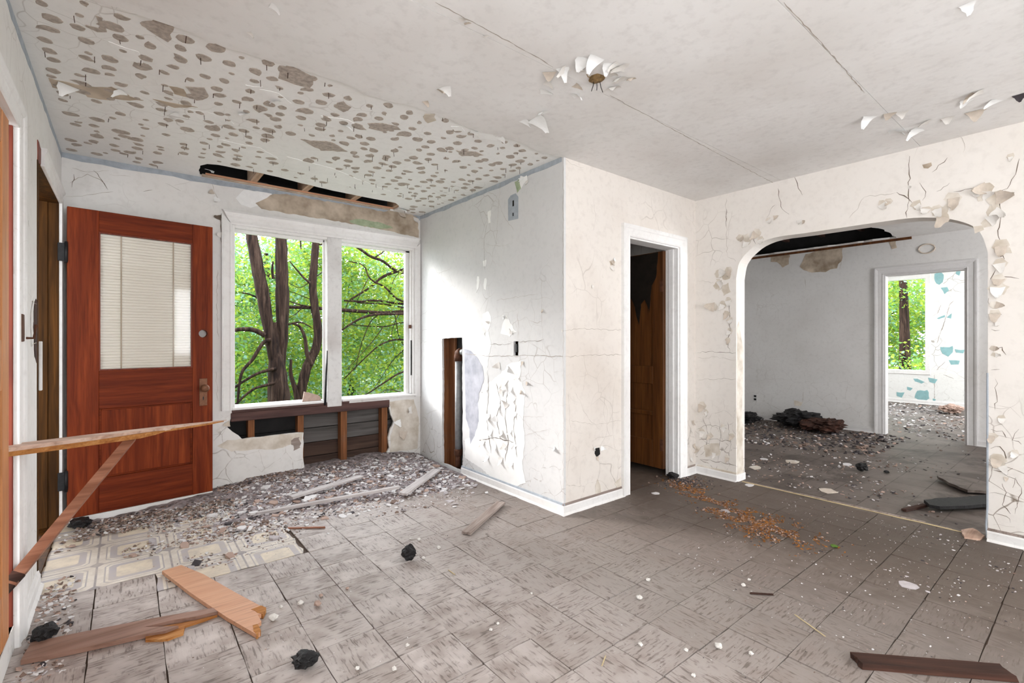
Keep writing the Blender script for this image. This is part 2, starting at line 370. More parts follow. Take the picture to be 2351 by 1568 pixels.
# old linoleum: cream blocks with a grey-lilac frame
n = NT('old_linoleum', 0.6, 0.3); wp = n.pos(); s_ = n.sep(n.map(wp, (1/0.31, 1/0.31, 1), (-0.19/0.31, -2.74/0.31, 0)))
def tri(x): return n.math('ABSOLUTE', n.math('SUBTRACT', n.math('FRACT', x), 0.5))
ax, ay = tri(s_[0]), tri(s_[1])
d1 = n.math('MAXIMUM', ax, ay); d2 = n.math('MULTIPLY', n.math('ADD', ax, ay), 0.545); dd = n.math('MAXIMUM', d1, d2)
c = n.ramp(dd, [(0.0, (0.70, 0.61, 0.48)), (0.235, (0.70, 0.61, 0.48)), (0.245, (0.42, 0.385, 0.40)), (0.335, (0.45, 0.415, 0.425)), (0.345, (0.72, 0.66, 0.57)), (0.375, (0.72, 0.66, 0.57)), (0.38, (0.38, 0.35, 0.36)), (0.395, (0.40, 0.37, 0.37)), (0.40, (0.68, 0.62, 0.54)), (0.480, (0.66, 0.60, 0.53)), (0.49, (0.30, 0.27, 0.27))])
for e in n.t.nodes:
    if e.type == 'VALTORGB': pass
c = n.mix(n.step(n.noise(wp, 11, 4, 0.7), 0.40, 0.68, 0, 0.75), c, (0.48, 0.42, 0.36))
n.col(c); n.bump(n.noise(wp, 40, 3), 0.2, 0.003); M['lino'] = n.m
M['subfloor'] = m_flat('subfloor_brown_mastic', (0.13, 0.09, 0.068), 0.9, 0.4, 9, obj=False)
M['dirt'] = m_flat('rubble_dirt', (0.22, 0.175, 0.175), 0.95, 0.55, 22, c2=(0.40, 0.345, 0.35), bump=0.8, obj=False)
M['chip_w'] = m_flat('plaster_chip_white', (0.74, 0.72, 0.72), 0.9, 0.12, 30)
M['chip_g'] = m_flat('plaster_chip_grey', (0.52, 0.48, 0.49), 0.9, 0.2, 30)
M['chip_p'] = m_flat('plaster_chip_pink', (0.50, 0.36, 0.30), 0.9, 0.25, 30)
M['chip_b'] = m_flat('plaster_chip_brown', (0.22, 0.15, 0.12), 0.9, 0.3, 30)
M['chip_d'] = m_flat('dark_chip', (0.07, 0.06, 0.065), 0.9, 0.3, 30)
M['rustcrumb'] = m_flat('rust_coloured_crumb', (0.25, 0.085, 0.018), 0.9, 0.5, 30, c2=(0.36, 0.15, 0.035))
M['stone'] = m_flat('pale_pebble', (0.74, 0.71, 0.67), 0.7, 0.15, 20)
M['straw'] = m_flat('dry_straw', (0.62, 0.50, 0.30), 0.7, 0.2, 20)
M['moss'] = m_flat('green_moss', (0.10, 0.19, 0.03), 0.9, 0.3, 20)
M['bark'] = None
n = NT('tree_bark', 0.9, 0.1); p = n.pos(); g = n.noise(n.map(p, (26, 26, 2.2)), 1.0, 6, 0.65, 0.5)
n.col(n.ramp(g, [(0.36, (0.0075, 0.0045, 0.004)), (0.52, (0.026, 0.015, 0.011)), (0.68, (0.06, 0.038, 0.028))])); n.bump(g, 0.9, 0.03); M['bark'] = n.m
def m_leaf(name, c, tr):
    n = NT(name, 0.55, 0.15); p = n.pos()
    col = n.mix(n.step(n.noise(p, 1.3, 3), 0.35, 0.65), c, tuple(x*0.55 for x in c))
    n.col(col)
    t_ = n.n('ShaderNodeBsdfTranslucent'); t_.inputs[0].default_value = (*tr, 1)
    mx = n.n('ShaderNodeMixShader'); mx.inputs[0].default_value = 0.5
    n.l(n.b.outputs[0], mx.inputs[1]); n.l(t_.outputs[0], mx.inputs[2]); n.l(mx.outputs[0], n.t.nodes['Material Output'].inputs[0]); return n.m
M['leaf_y'] = m_leaf('leaf_yellow_green', (0.225, 0.31, 0.055), (0.36, 0.46, 0.045))
M['leaf_g'] = m_leaf('leaf_green', (0.125, 0.25, 0.055), (0.19, 0.37, 0.06))
M['leaf_b'] = m_leaf('leaf_blue_green', (0.18, 0.32, 0.24), (0.27, 0.47, 0.34))
M['grass'] = m_flat('outdoor_grass', (0.06, 0.10, 0.02), 0.9, 0.5, 4, obj=False)

# ================================================================== THE SETTING
def structure(o, label, cat=None):
    tag(o, label, cat, kind='structure'); return o
TH = 0.12
# ---- floor: bare subfloor, loose-laid 9 inch tiles, an older linoleum showing where tiles are gone
PIT = 0.2286; TX0, TY0 = 0.571, 1.902
floor = slab('floor', rect(XL-0.5, XC+0.02, YR-0.1, YW+0.12), [], F_floor, 0.06, M['subfloor'], d0=-0.004)
structure(floor, 'worn tiled floor of the empty room strewn with debris', 'floor')
def make_tile_mesh(seed):
    rd = random.Random(seed); N = 4; s = PIT/2-0.0016
    c = [rd.uniform(0.0, 0.0022) for _ in range(4)]; vs, fs = [], []
    for j in range(N+1):
        for i in range(N+1):
            u, v = i/N*2-1, j/N*2-1
            e = max(abs(u), abs(v))**4
            k = (c[0]*(1-u)*(1-v)+c[1]*(1+u)*(1-v)+c[2]*(1+u)*(1+v)+c[3]*(1-u)*(1+v))/4
            x, y = u*s+rd.uniform(-0.0008, 0.0008), v*s+rd.uniform(-0.0008, 0.0008)
            if abs(u) == 1 and abs(v) == 1: x *= 1-rd.uniform(0, 0.02); y *= 1-rd.uniform(0, 0.02)
            vs.append((x, y, 0.0028+k*e*1.6+rd.uniform(-0.0002, 0.0002)))
    ring = [i for i in range(N+1)]+[(j+1)*(N+1)-1 for j in range(1, N+1)]+[N*(N+1)+i for i in range(N-1, -1, -1)]+[j*(N+1) for j in range(N-1, 0, -1)]
    for j in range(N):
        for i in range(N): a = j*(N+1)+i; fs.append((a, a+1, a+N+2, a+N+1))
    b = len(vs); m = len(ring)
    for r in ring: vs.append(vs[r])
    for r in ring: vs.append((vs[r][0], vs[r][1], -0.003))
    for i in range(m): fs.append((b+i, b+m+i, b+m+(i+1) % m, b+(i+1) % m))
    me = mesh_from('floor_tile', vs, fs)
    for p in me.polygons[:N*N]: p.use_smooth = True
    me.materials.append(M['tile']); return me
tile_meshes = [make_tile_mesh(k) for k in range(10)]
def in_lino(x, y):
    return (x < 0.114 and y > 3.05) or (0.114 < x < 0.79 and y > 2.82)
def under_rubble(x, y): return y > 3.5+0.25*math.sin(x*3) and x < XB
cand = []
i0 = math.floor((XL-0.1-TX0)/PIT); i1 = math.ceil((XC+0.1-TX0)/PIT); j0 = math.floor((YR-TY0)/PIT); j1 = math.ceil((YW-TY0)/PIT)
for i in range(i0, i1):
    for j in range(j0, j1):
        x, y = TX0+(i+0.5)*PIT, TY0+(j+0.5)*PIT
        if x < XL-0.02 or x > XC+0.09 or y > YW-0.05 or y < YR: continue
        if x > XB-0.02 and y > YB-0.04: continue
        if in_lino(x, y): continue
        q = proj((x, y, 0)); vis = q is not None and -60 < q[0] < IW+60 and q[1] < IH+70
        cand.append((vis and not under_rubble(x, y), math.hypot(x, y), x, y, i, j))
shown = sorted([c for c in cand if c[0]], key=lambda c: c[1])[:300]
rest = [c for c in cand if c not in shown]
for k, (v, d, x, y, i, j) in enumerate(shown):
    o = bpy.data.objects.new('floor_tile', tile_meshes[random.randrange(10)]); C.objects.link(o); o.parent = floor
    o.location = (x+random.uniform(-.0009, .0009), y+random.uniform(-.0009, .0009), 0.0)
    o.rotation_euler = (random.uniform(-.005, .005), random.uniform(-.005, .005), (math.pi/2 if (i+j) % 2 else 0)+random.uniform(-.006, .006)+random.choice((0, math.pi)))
vs, fs = [], []
for (v, d, x, y, i, j) in rest:
    b = len(vs); s = PIT/2-0.0016; z = 0.003+random.uniform(0, .0015)
    vs += [(x-s, y-s, z), (x+s, y-s, z), (x+s, y+s, z), (x-s, y+s, z)]+[(x-s, y-s, -.003), (x+s, y-s, -.003), (x+s, y+s, -.003), (x-s, y+s, -.003)]
    fs += [(b, b+1, b+2, b+3)]+[(b+a, b+(a+1) % 4, b+4+(a+1) % 4, b+4+a) for a in range(4)]
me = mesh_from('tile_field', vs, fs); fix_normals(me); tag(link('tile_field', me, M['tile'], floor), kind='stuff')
lp = [(XL, 3.055), (-0.10, 3.05), (0.116, 3.05), (0.118, 2.835), (0.32, 2.83), (0.52, 2.828), (0.70, 2.826), (0.782, 2.83), (0.786, 3.0), (0.77, 3.2), (0.78, 3.45), (0.76, 3.9), (0.7, 4.3), (XL, 4.3)]
slab('linoleum_sheet', ragged(lp, 0.008, 0.05), [], F_floor, 0.004, M['lino'], floor, d0=0.0022)
# floor of the rooms beyond the arch
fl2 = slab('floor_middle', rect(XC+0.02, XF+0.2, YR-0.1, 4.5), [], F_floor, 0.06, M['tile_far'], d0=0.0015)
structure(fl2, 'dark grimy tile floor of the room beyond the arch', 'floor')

# ---- left wall with two doorways
D1a, D1b, D1t = 3.265, 4.21, 2.07
D2a, D2b, D2t, D2z = 1.78, 2.64, 2.02, 0.10
wl = slab('wall_left', rect(YR-TH, YW+0.14, 0, HC), [rect(D1a, D1b, -0.001+0.002, D1t), rect(D2a, D2b, D2z, D2t), rect(-0.85, 0.25, 0.9, 2.15)], F_left, TH, M['wall'])
structure(wl, 'white plastered left wall with two doorways', 'wall')
# ---- window wall: plaster skin with window opening and the broken hole under it
WX0, WX1, WZ0, WZ1 = 0.655, 2.262, 0.655, 2.115
hole_px = [(529, 962), (600, 956), (700, 947), (800, 941), (893, 933), (897, 952), (904, 968), (896, 985), (891, 1005), (894, 1028), (885, 1046)]
hole = [st_win(*p) for p in hole_px]+[(1.90, 0.03), (1.212, 0.03)]+[st_win(*p) for p in [(697, 1060), (696, 1030), (697, 993), (660, 995), (620, 1000), (580, 1004), (556, 1008), (548, 1000), (535, 992), (522, 981), (527, 972)]]
hole2 = []
n_ = len(hole)
for i in range(n_):
    a, b = Vector(hole[i]), Vector(hole[(i+1) % n_]); k = max(1, int((b-a).length/0.035))
    for j in range(k): p = a.lerp(b, j/k); hole2.append((p.x+(random.uniform(-.004, .004) if j else 0), p.y+(random.uniform(-.004, .004) if j else 0)))
ww = slab('wall_window', rect(XL-0.02, XB+0.01, 0, HC), [rect(WX0, WX1, WZ0, WZ1), hole2], F_win, 0.022, M['wall'])
structure(ww, 'white wall around the window, plaster broken open below the sill', 'wall')
# outer skin of the wall, above/beside the opening, behind the studs
slab('outer_sheathing', rect(XL-0.2, XB+1.9, -0.7, HC+0.5), [rect(WX0, WX1, 0.62, WZ1)], F_win, 0.02, M['dark'], ww, d0=-0.130)
zz = 0.02
for k, hgt in enumerate([0.13, 0.125, 0.13, 0.13, 0.115]):
    box('sheathing_plank', (WX0-0.25, YW+0.103, zz+0.003), (1.18, YW+0.128, zz+hgt-0.003), M['dark'] if k > 0 else M['sheath2'], ww, 0.002)  # left bay planks coloured black for the deep shade between the studs
    box('sheathing_plank', (1.185, YW+0.105+(0.004 if k % 2 else 0), zz+0.003), (WX1+0.05, YW+0.128, zz+hgt-0.003), M['sheath2'] if k in (0, 1, 4) else M['sheath'], ww, 0.002)
    zz += hgt
for a, b in ((0.775, 0.823), (1.158, 1.208), (1.53, 1.588), (1.925, 1.984)):
    box('wall_stud', (a, YW+0.024, 0.0), (b, YW+0.104, 0.585), M['stud'], ww, 0.003)
box('bottom_plate', (WX0-0.1, YW+0.024, 0.0), (2.1, YW+0.104, 0.045), M['sillwood'], ww, 0.003)
box('rough_sill', (0.648, YW-0.012, 0.542), (1.99, YW+0.10, 0.612), M['sillwood'], ww, 0.004)
box('rough_sill', (0.655, YW-0.004, 0.612), (1.60, YW+0.06, 0.636), M['sillwood'], ww, 0.003)

# ---- chase / closet block: left face, front face
ch = [(3.598, 0.03), (3.938, 0.03), (3.945, 0.4), (3.94, 0.8), (3.945, 1.205), (3.80, 1.213), (3.60, 1.213), (3.592, 1.0), (3.60, 0.85), (3.588, 0.6), (3.596, 0.4), (3.585, 0.2)]
ch2 = []
for i in range(len(ch)):
    a, b = Vector(ch[i]), Vector(ch[(i+1) % len(ch)]); k = max(1, int((b-a).length/0.04))
    for j in range(k): p = a.lerp(b, j/k); ch2.append((p.x+random.uniform(-.004, .004), p.y+random.uniform(-.004, .004)))
swx = (2.812, 2.872, 1.075, 1.185)
wb = slab('wall_chase', rect(YB, YW+0.02, 0, HC), [ch2, rect(*swx)], F_bump, 0.02, M['wall_bump'])
structure(wb, 'peeling white wall of the closet block beside the window', 'wall')
slab('partition_back', rect(YB+0.02, YW, 0, HC), [], F_bump, 0.02, M['jamb'], wb, d0=-0.13)
box('chase_board', (XB+0.085, 3.85, 0.0), (XB+0.105, 4.1, 1.5), M['stud'], wb, 0.002)
box('chase_board', (XB+0.022, 3.955, 0.0), (XB+0.085, 3.99, 1.5), M['stud'], wb, 0.002)
box('chase_board', (XB+0.108, 3.44, 0.0), (XB+0.128, 4.0, 1.5), M['dark'], wb, 0.002)  # black board painted for the shade behind the pipe
box('switch_box', (XB+0.006, swx[0]+0.004, swx[2]+0.004), (XB+0.05, swx[0]+0.012, swx[3]-0.004), M['box_metal'], wb)
box('switch_box', (XB+0.045, swx[0]+0.004, swx[2]+0.004), (XB+0.05, swx[1], swx[3]-0.004), M['dark'], wb)
box('switch_toggle', (XB-0.004, 2.828, 1.10), (XB+0.03, 2.852, 1.165), M['black'], wb, 0.003)
# closet front
K0, K1, KT = 3.045, 3.712, 1.985
wc_ = slab('wall_closet', [(XB+0.02, 0), (K0, 0), (K0, KT), (K1, KT), (K1, 0), (XC, 0), (XC, HC), (XB+0.02, HC)], [], F_clos, TH, M['wall_clos'])
structure(wc_, 'beige wall with the narrow closet doorway', 'wall')
# closet interior shell
ci = slab('wall_closet_back', rect(XB+0.15, XC, 0, HC), [], lambda s, t, d=0: Vector((s, 4.33-d, t)), 0.05, M['wall_mid'])
structure(ci, 'dim back wall inside the closet', 'wall')
# ---- arch wall
ar_px = [(1690, 1103), (1690, 640), (1695, 610), (1703, 594), (1715, 580), (1740, 560), (1780, 545), (1850, 535), (1950, 520), (2040, 507), (2100, 500), (2150, 500), (2175, 502), (2200, 507), (2220, 513), (2235, 520), (2247, 530), (2257, 546), (2268, 580), (2268, 1238)]
arch = smooth_path([Vector((*st_arch(*p), 0)) for p in ar_px[1:-1]], 3)
arch = [(1.96, 0.0)]+[(p.x, p.y) for p in arch]+[(0.449, 0.0)]
AT = 0.15
wa = slab('wall_arch', [(YW, HC), (YR-TH, HC), (YR-TH, 0)]+[(0.449, 0.0)]+list(reversed(arch[1:-1]))+[(1.96, 0.0), (YW, 0)], [], F_arch, AT, M['wall_arch'])
structure(wa, 'cracked cream wall with a wide rounded archway', 'wall')
# ---- rear wall behind the camera with openings added for the fill lamps
wr = slab('wall_rear', rect(XL-TH, XM+0.1, 0, HC), [rect(0.25, 1.25, 0.9, 2.15), rect(2.35, 3.35, 0.9, 2.15), rect(5.2, 6.2, 0.9, 2.15)], lambda s, t, d=0: Vector((s, YR+d, t)), TH, M['wall'])
structure(wr, 'white rear wall of the room with openings added for fill light', 'wall')

# ---- ceiling: smooth panels in front, bare perforated lath board above the window end
hp = [(460, 380), (475, 376), (500, 378), (560, 390), (600, 398), (640, 407), (690, 420), (730, 430), (780, 441), (820, 449), (870, 459), (893, 463), (908, 466), (917, 473), (913, 480)]
ch_hole = [st_ceil(*p) for p in hp]; ch_hole = [(x, min(y, YW-0.03)) for x, y in ch_hole]+[(2.03, YW-0.02), (0.44, YW-0.02), (0.42, 4.25)]
ce = slab('ceiling', rect(XL-0.02, XB+0.01, YB, YW+0.01), [ragged(ch_hole, 0.004, 0.05)], F_ceil, 0.015, M['ceil_lath'])
structure(ce, 'low ceiling of smooth panels with a stripped spotted area and a torn hole', 'ceiling')
for a, b in ((YR-TH, -0.462), (-0.46, 0.758), (0.76, 1.600), (1.602, YB-0.001)):
    slab('ceiling_panel', rect(XL-0.02, XC, a, b), [], F_ceil, 0.02, M['ceil'], ce, d0=0.008)
slab('ceiling_panel', rect(XB, XC, YB-0.001, YW), [], F_ceil, 0.02, M['ceil'], ce, d0=0.0)
# black box painted for the dark void above the hole, with its joists
vo = slab('roof_void', rect(XL-0.1, XB+0.2, 3.6, YW+0.1), [], lambda s, t, d=0: Vector((s, t, HC+0.32-d)), 0.02, M['dark'], ce)
slab('void_side', rect(XL-0.1, XB+0.2, HC+0.001, HC+0.32), [], lambda s, t, d=0: Vector((s, YW+0.09-d, t)), 0.02, M['dark'], ce)
slab('void_side', rect(XL-0.1, XB+0.2, HC+0.02, HC+0.32), [], lambda s, t, d=0: Vector((s, 3.6-d, t)), 0.02, M['dark'], ce)
for x in (0.80, 1.19, 1.61, 2.02):
    box('ceiling_joist', (x-0.025, 3.62, HC+0.018), (x+0.025, YW+0.06, HC+0.14), M['joist'], ce, 0.003)
# torn lath edge hanging at the hole
sweep('torn_edge', [(0, -0.012), (0.02, -0.012), (0.024, 0.004), (0.004, 0.006)], [(0.45, YW-0.055), (1.98, YW-0.05)], F_ceil, M['bare_brown'], ce)
sweep('torn_edge', [(0, -0.018), (0.014, -0.018), (0.014, -0.005), (0.0, -0.003)], [(0.47, YW-0.075), (2.0, YW-0.068)], F_ceil, M['plank_peach'], ce)

# ---- rooms beyond the arch
cm = slab('ceiling_middle', rect(XC+AT, XM+0.1, YR-0.1, 4.5), [ragged([(6.30, 2.50), (6.22, 2.22), (6.43, 1.65), (6.75, 1.60), (7.38, 1.63), (7.40, 2.3), (7.40, 3.4), (6.6, 3.3)], 0.02, 0.08)], F_ceil, 0.02, M['ceil'])
structure(cm, 'grey ceiling of the room beyond the arch with a dark torn hole', 'ceiling')
slab('roof_void', rect(5.9, XM+0.1, 1.2, 3.8), [], lambda s, t, d=0: Vector((s, t, HC+0.35-d)), 0.02, M['dark'], cm)  # black sheet painted for the darkness above the torn ceiling
for yy in (1.55, 2.0, 2.45, 2.9, 3.3): box('ceiling_joist', (5.95, yy-0.02, HC+0.15), (XM, yy+0.02, HC+0.30), M['timber_dark'], cm)
for a, b in ((1.2, 0), (3.8, 0)): slab('void_side', rect(5.9, XM+0.1, HC+0.02, HC+0.35), [], lambda s, t, d=0, a=a: Vector((s, a+d, t)), 0.01, M['dark'], cm)
slab('void_side', rect(1.2, 3.8, HC+0.02, HC+0.35), [], lambda s, t, d=0: Vector((5.9+d, s, t)), 0.01, M['dark'], cm)
slab('void_side', rect(1.2, 3.8, HC+0.02, HC+0.35), [], lambda s, t, d=0: Vector((XM+0.09+d, s, t)), 0.01, M['dark'], cm)
B0, B1, BT = 1.012, 1.778, 2.012
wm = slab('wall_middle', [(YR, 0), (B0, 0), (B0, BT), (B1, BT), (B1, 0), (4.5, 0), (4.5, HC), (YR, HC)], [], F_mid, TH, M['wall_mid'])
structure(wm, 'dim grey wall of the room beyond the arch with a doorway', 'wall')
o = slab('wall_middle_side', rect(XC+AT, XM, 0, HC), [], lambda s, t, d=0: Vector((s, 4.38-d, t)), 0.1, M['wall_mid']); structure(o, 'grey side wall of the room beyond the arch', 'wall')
# bedroom
WBY0, WBY1, WBZ0, WBZ1 = 2.12, 2.95, 0.62, 2.33
wf = slab('wall_bedroom', rect(-0.3, 3.6, 0, HC), [rect(WBY0, WBY1, WBZ0, WBZ1)], F_far, TH, M['wall_far'])
structure(wf, 'white bedroom wall with turquoise paint showing through', 'wall')
o = slab('wall_bedroom_side', rect(XM+TH, XF+TH, 0, HC), [], lambda s, t, d=0: Vector((s, 3.6-d, t)), 0.1, M['wall_far']); structure(o, 'white side wall of the bright bedroom', 'wall')
o = slab('wall_bedroom_rear', rect(XM+TH, XF+TH, 0, HC), [rect(8.9, 10.3, 0.85, 2.15)], lambda s, t, d=0: Vector((s, -0.2+d, t)), 0.1, M['wall_far']); structure(o, 'white bedroom wall with a wide window', 'wall')
o = slab('ceiling_bedroom', rect(XM+0.1, XF+TH, -0.3, 3.6), [], F_ceil, 0.02, M['wall_far']); structure(o, 'white bedroom ceiling', 'ceiling')

# ---- mouldings
CAS = [(0, 0), (0, 0.014), (0.008, 0.018), (0.016, 0.014), (0.060, 0.017), (0.066, 0.022), (0.082, 0.026), (0.092, 0.026), (0.092, 0)]
def casing(name, label, fr, s0, s1, top, mat, left=True, right=True, bottom=0.0, head=True, flip=False):
    r = empty(name); structure(r, label, 'trim')
    if left: sweep('casing_side', CAS, [(s0, bottom), (s0, top)], fr, mat, r, (0, 1))
    if right: sweep('casing_side', CAS, [(s1, top), (s1, bottom)], fr, mat, r, (1, 0))
    if head: sweep('casing_head', CAS, [(s0, top), (s1, top)], fr, mat, r, (1, 1))
    return r
# sweep puts 'across' to the left of the direction of travel: going up at s0 -> outside is -s; along the head -> outside is +t; going down at s1 -> +s
t3 = casing('trim_1', 'white moulded casing around the closet doorway', F_clos, K0-0.012, K1+0.012, KT+0.01, M['trim'])
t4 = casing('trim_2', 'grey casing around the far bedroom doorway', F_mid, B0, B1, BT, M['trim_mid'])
t5 = casing('trim_3', 'white casing of the near side doorway', F_left, D2a, D2b+0.008, D2t, M['trim'], bottom=0.0)
t6 = empty('trim_4'); structure(t6, 'white casing around the open glazed door, its near end torn off', 'trim')
sweep('casing_head', CAS, [(D1a+0.10, D1t+0.002), (D1b+0.005, D1t+0.002)], F_left, M['trim'], t6, (0, 1))
sweep('casing_side', [(0, 0), (0, 0.016), (0.045, 0.020), (0.05, 0)], [(D1b+0.005, D1t+0.002), (D1b+0.005, 0)], F_left, M['trim'], t6, (1, 0))
# window casing, jambs, mullion, sill
t7 = empty('window_1'); structure(t7, 'wide double window with white frame and no glass, trees outside', 'window')
sweep('casing_side', [(0, 0), (0, 0.016), (0.010, 0.02), (0.02, 0.016), (0.055, 0.018), (0.062, 0.026), (0.072, 0.026), (0.072, 0)], [(WX0, WZ0-0.02), (WX0, WZ1)], F_win, M['trim'], t7, (0, 1))
sweep('casing_side', [(0, 0), (0, 0.016), (0.02, 0.020), (0.056, 0.022), (0.058, 0)], [(WX1, WZ1), (WX1, WZ0-0.03)], F_win, M['trim'], t7, (1, 0))
sweep('casing_head', [(0, 0), (0, 0.018), (0.012, 0.024), (0.03, 0.020), (0.055, 0.022), (0.066, 0.034), (0.088, 0.048), (0.104, 0.042), (0.112, 0.0)], [(WX0-0.005, WZ1), (WX1+0.012, WZ1)], F_win, M['trim'], t7, (0.6, 0.3))
MX0, MX1 = 1.388, 1.532
box('jamb', (WX0, YW-0.002, WZ0), (WX0+0.022, YW+0.13, WZ1), M['trim'], t7, 0.002)
box('jamb', (WX1-0.022, YW-0.002, WZ0), (WX1, YW+0.13, WZ1), M['trim'], t7, 0.002)
box('head_jamb', (WX0+0.022, YW-0.002, WZ1-0.022), (WX1-0.022, YW+0.13, WZ1), M['trim'], t7, 0.002)
box('head_stop', (WX0+0.022, YW+0.03, WZ1-0.05), (MX0, YW+0.07, WZ1-0.022), M['trim'], t7, 0.004)
box('head_stop', (MX1, YW+0.05, WZ1-0.045), (WX1-0.022, YW+0.10, WZ1-0.022), M['trim'], t7, 0.004)
box('mullion', (MX0+0.01, YW-0.016, WZ0-0.06), (MX1-0.006, YW+0.022, WZ1), M['trim_dirty'], t7, 0.004)
box('mullion_back', (MX0+0.03, YW+0.022, WZ0), (MX1-0.03, YW+0.12, WZ1), M['trim'], t7, 0.002)
box('sash_stop', (MX0-0.015, YW+0.03, WZ0), (MX0+0.01, YW+0.05, WZ1-0.02), M['trim'], t7, 0.002)
box('sash_stile', (WX1-0.075, YW+0.05, WZ0), (WX1-0.022, YW+0.09, WZ1-0.02), M['trim'], t7, 0.003)
box('sash_stile', (WX1-0.040, YW+0.015, WZ0), (WX1-0.022, YW+0.035, WZ1-0.02), M['trim'], t7, 0.003)
box('sash_lock', (WX1-0.058, YW+0.008, 1.31), (WX1-0.028, YW+0.022, 1.345), M['rust'], t7, 0.002)
box('sash_slot', (WX1-0.036, YW+0.010, 0.84), (WX1-0.026, YW+0.018, 1.19), M['black'], t7)
box('window_sill', (WX0+0.0, YW-0.015, WZ0-0.022), (MX0, YW+0.20, WZ0), M['trim'], t7, 0.004)
box('window_sill', (MX1, YW-0.02, WZ0-0.022), (WX1+0.035, YW+0.20, WZ0), M['trim'], t7, 0.004)
vs, fs = tube([(MX0+0.012, YW-0.008, 1.10), (MX0+0.0, YW-0.012, 0.9), (MX0-0.012, YW-0.02, WZ0-0.04)], [0.006, 0.008, 0.010], 6)
link('weather_strip', mesh_from('weather_strip', vs, fs, True), M['black_iron'], t7)
# baseboards
BB = [(0, 0), (0, 0.013), (0.058, 0.013), (0.066, 0.008), (0.070, 0.0)]
QR = [(0, 0), (0, 0.026), (0.008, 0.024), (0.018, 0.013), (0.018, 0.0)]
def baseboard(name, label, fr, s0, s1, mat, flip=False, h=1.0, cap=None):
    r = empty(name); structure(r, label, 'trim')
    a, b = (s0, s1)
    # across must be up (+t): travel direction +s gives left = +t
    sweep('board', [(x*h, d) for x, d in BB], [(a, 0.0), (b, 0.0)], fr, mat, r)
    sweep('shoe_mould', QR, [(a, 0.0), (b, 0.0)], fr, mat, r)
    sweep('cap_strip', [(0.066*h, 0.0), (0.066*h, 0.009), (0.078*h, 0.006), (0.08*h, 0)], [(a, 0.0), (b, 0.0)], fr, cap or mat, r)
    return r
baseboard('baseboard_chase', 'dusty white baseboard below the peeling chase wall', F_bump, YB-0.013, 3.60, M['trim'], cap=M['bluegrey'])
bb_ = bpy.data.objects['baseboard_chase']
box('corner_block', (XB-0.0265, YB-0.0265, 0), (XB-0.012, YB-0.012, 0.019), M['trim'], bb_); box('corner_block', (XB-0.0135, YB-0.0135, 0), (XB, YB, 0.068), M['trim'], bb_)
baseboard('baseboard_closet', 'white baseboard left of the closet doorway', F_clos, XB-0.013, K0-0.104, M['trim'], cap=M['lath_brown'])
baseboard('baseboard_corner', 'short white baseboard right of the closet doorway', F_clos, K1+0.104, XC, M['trim'], cap=M['lath_brown'])
baseboard('baseboard_arch', 'white baseboard between closet corner and arch', F_arch, 1.955, YB-0.01, M['trim'], cap=M['bare_beige'])
baseboard('baseboard_right', 'broken white baseboard right of the arch', F_arch, YR, 0.452, M['trim'], cap=M['lath_brown'])
baseboard('baseboard_middle', 'grey baseboard left of the bedroom doorway', F_mid, B1+0.092, 4.4, M['trim_mid'])
baseboard('baseboard_middle_end', 'grey baseboard right of the bedroom doorway', F_mid, YR, B0-0.092, M['trim_mid'])
baseboard('baseboard_left', 'white baseboard between the two side doorways', F_left, D2b+0.10, D1a-0.01, M['trim'])
# arch jamb foot return
box('jamb_foot', (XC-0.012, 1.95, 0.0), (XC+AT, 1.962, 0.06), M['trim'], wa, 0.002)
# closet jambs
t8 = empty('trim_5'); structure(t8, 'white door jamb lining the closet doorway', 'trim')
box('jamb', (K1-0.003, YB-0.002, 0), (K1+0.02, YB+TH+0.002, KT), M['trim'], t8, 0.002)
box('jamb', (K0-0.02, YB-0.002, 0), (K0+0.003, YB+TH+0.002, KT), M['trim'], t8, 0.002)
box('jamb_head', (K0, YB-0.002, KT-0.003), (K1, YB+TH+0.002, KT+0.012), M['trim'], t8, 0.002)
box('door_stop', (K1-0.015, YB+0.04, 0), (K1-0.003, YB+0.085, KT), M['trim'], t8, 0.002)
# bedroom door jambs
t9 = empty('trim_6'); structure(t9, 'grey jamb lining the bedroom doorway', 'trim')
box('jamb', (XM-0.004, B1-0.018, 0), (XM+TH, B1, BT), M['trim_mid'], t9, 0.002)
box('jamb', (XM-0.004, B0, 0), (XM+TH, B0+0.018, BT), M['trim_mid'], t9, 0.002)
box('jamb_head', (XM-0.004, B0+0.018, BT-0.018), (XM+TH, B1-0.018, BT), M['trim_mid'], t9, 0.002)
# jambs of the glazed door's doorway (brown wood)
t10 = empty('trim_7'); structure(t10, 'brown wooden jamb of the glazed door opening', 'trim')
box('jamb', (XL-TH-0.04, D1b-0.002, 0), (XL+0.001, D1b+0.02, D1t), M['jamb'], t10, 0.002)
box('jamb_rabbet', (XL-TH-0.02, D1b-0.016, 0), (XL-0.05, D1b-0.002, D1t), M['jamb'], t10, 0.002)
box('jamb', (XL-TH-0.04, D1a-0.02, 0), (XL+0.004, D1a+0.006, D1t), M['jamb'], t10, 0.002)
box('jamb_head', (XL-TH-0.04, D1a, D1t-0.002), (XL+0.001, D1b, D1t+0.02), M['jamb'], t10, 0.002)
box('threshold', (XL-TH-0.04, D1a, -0.004), (XL, D1b, 0.012), M['jamb'], t10, 0.002)
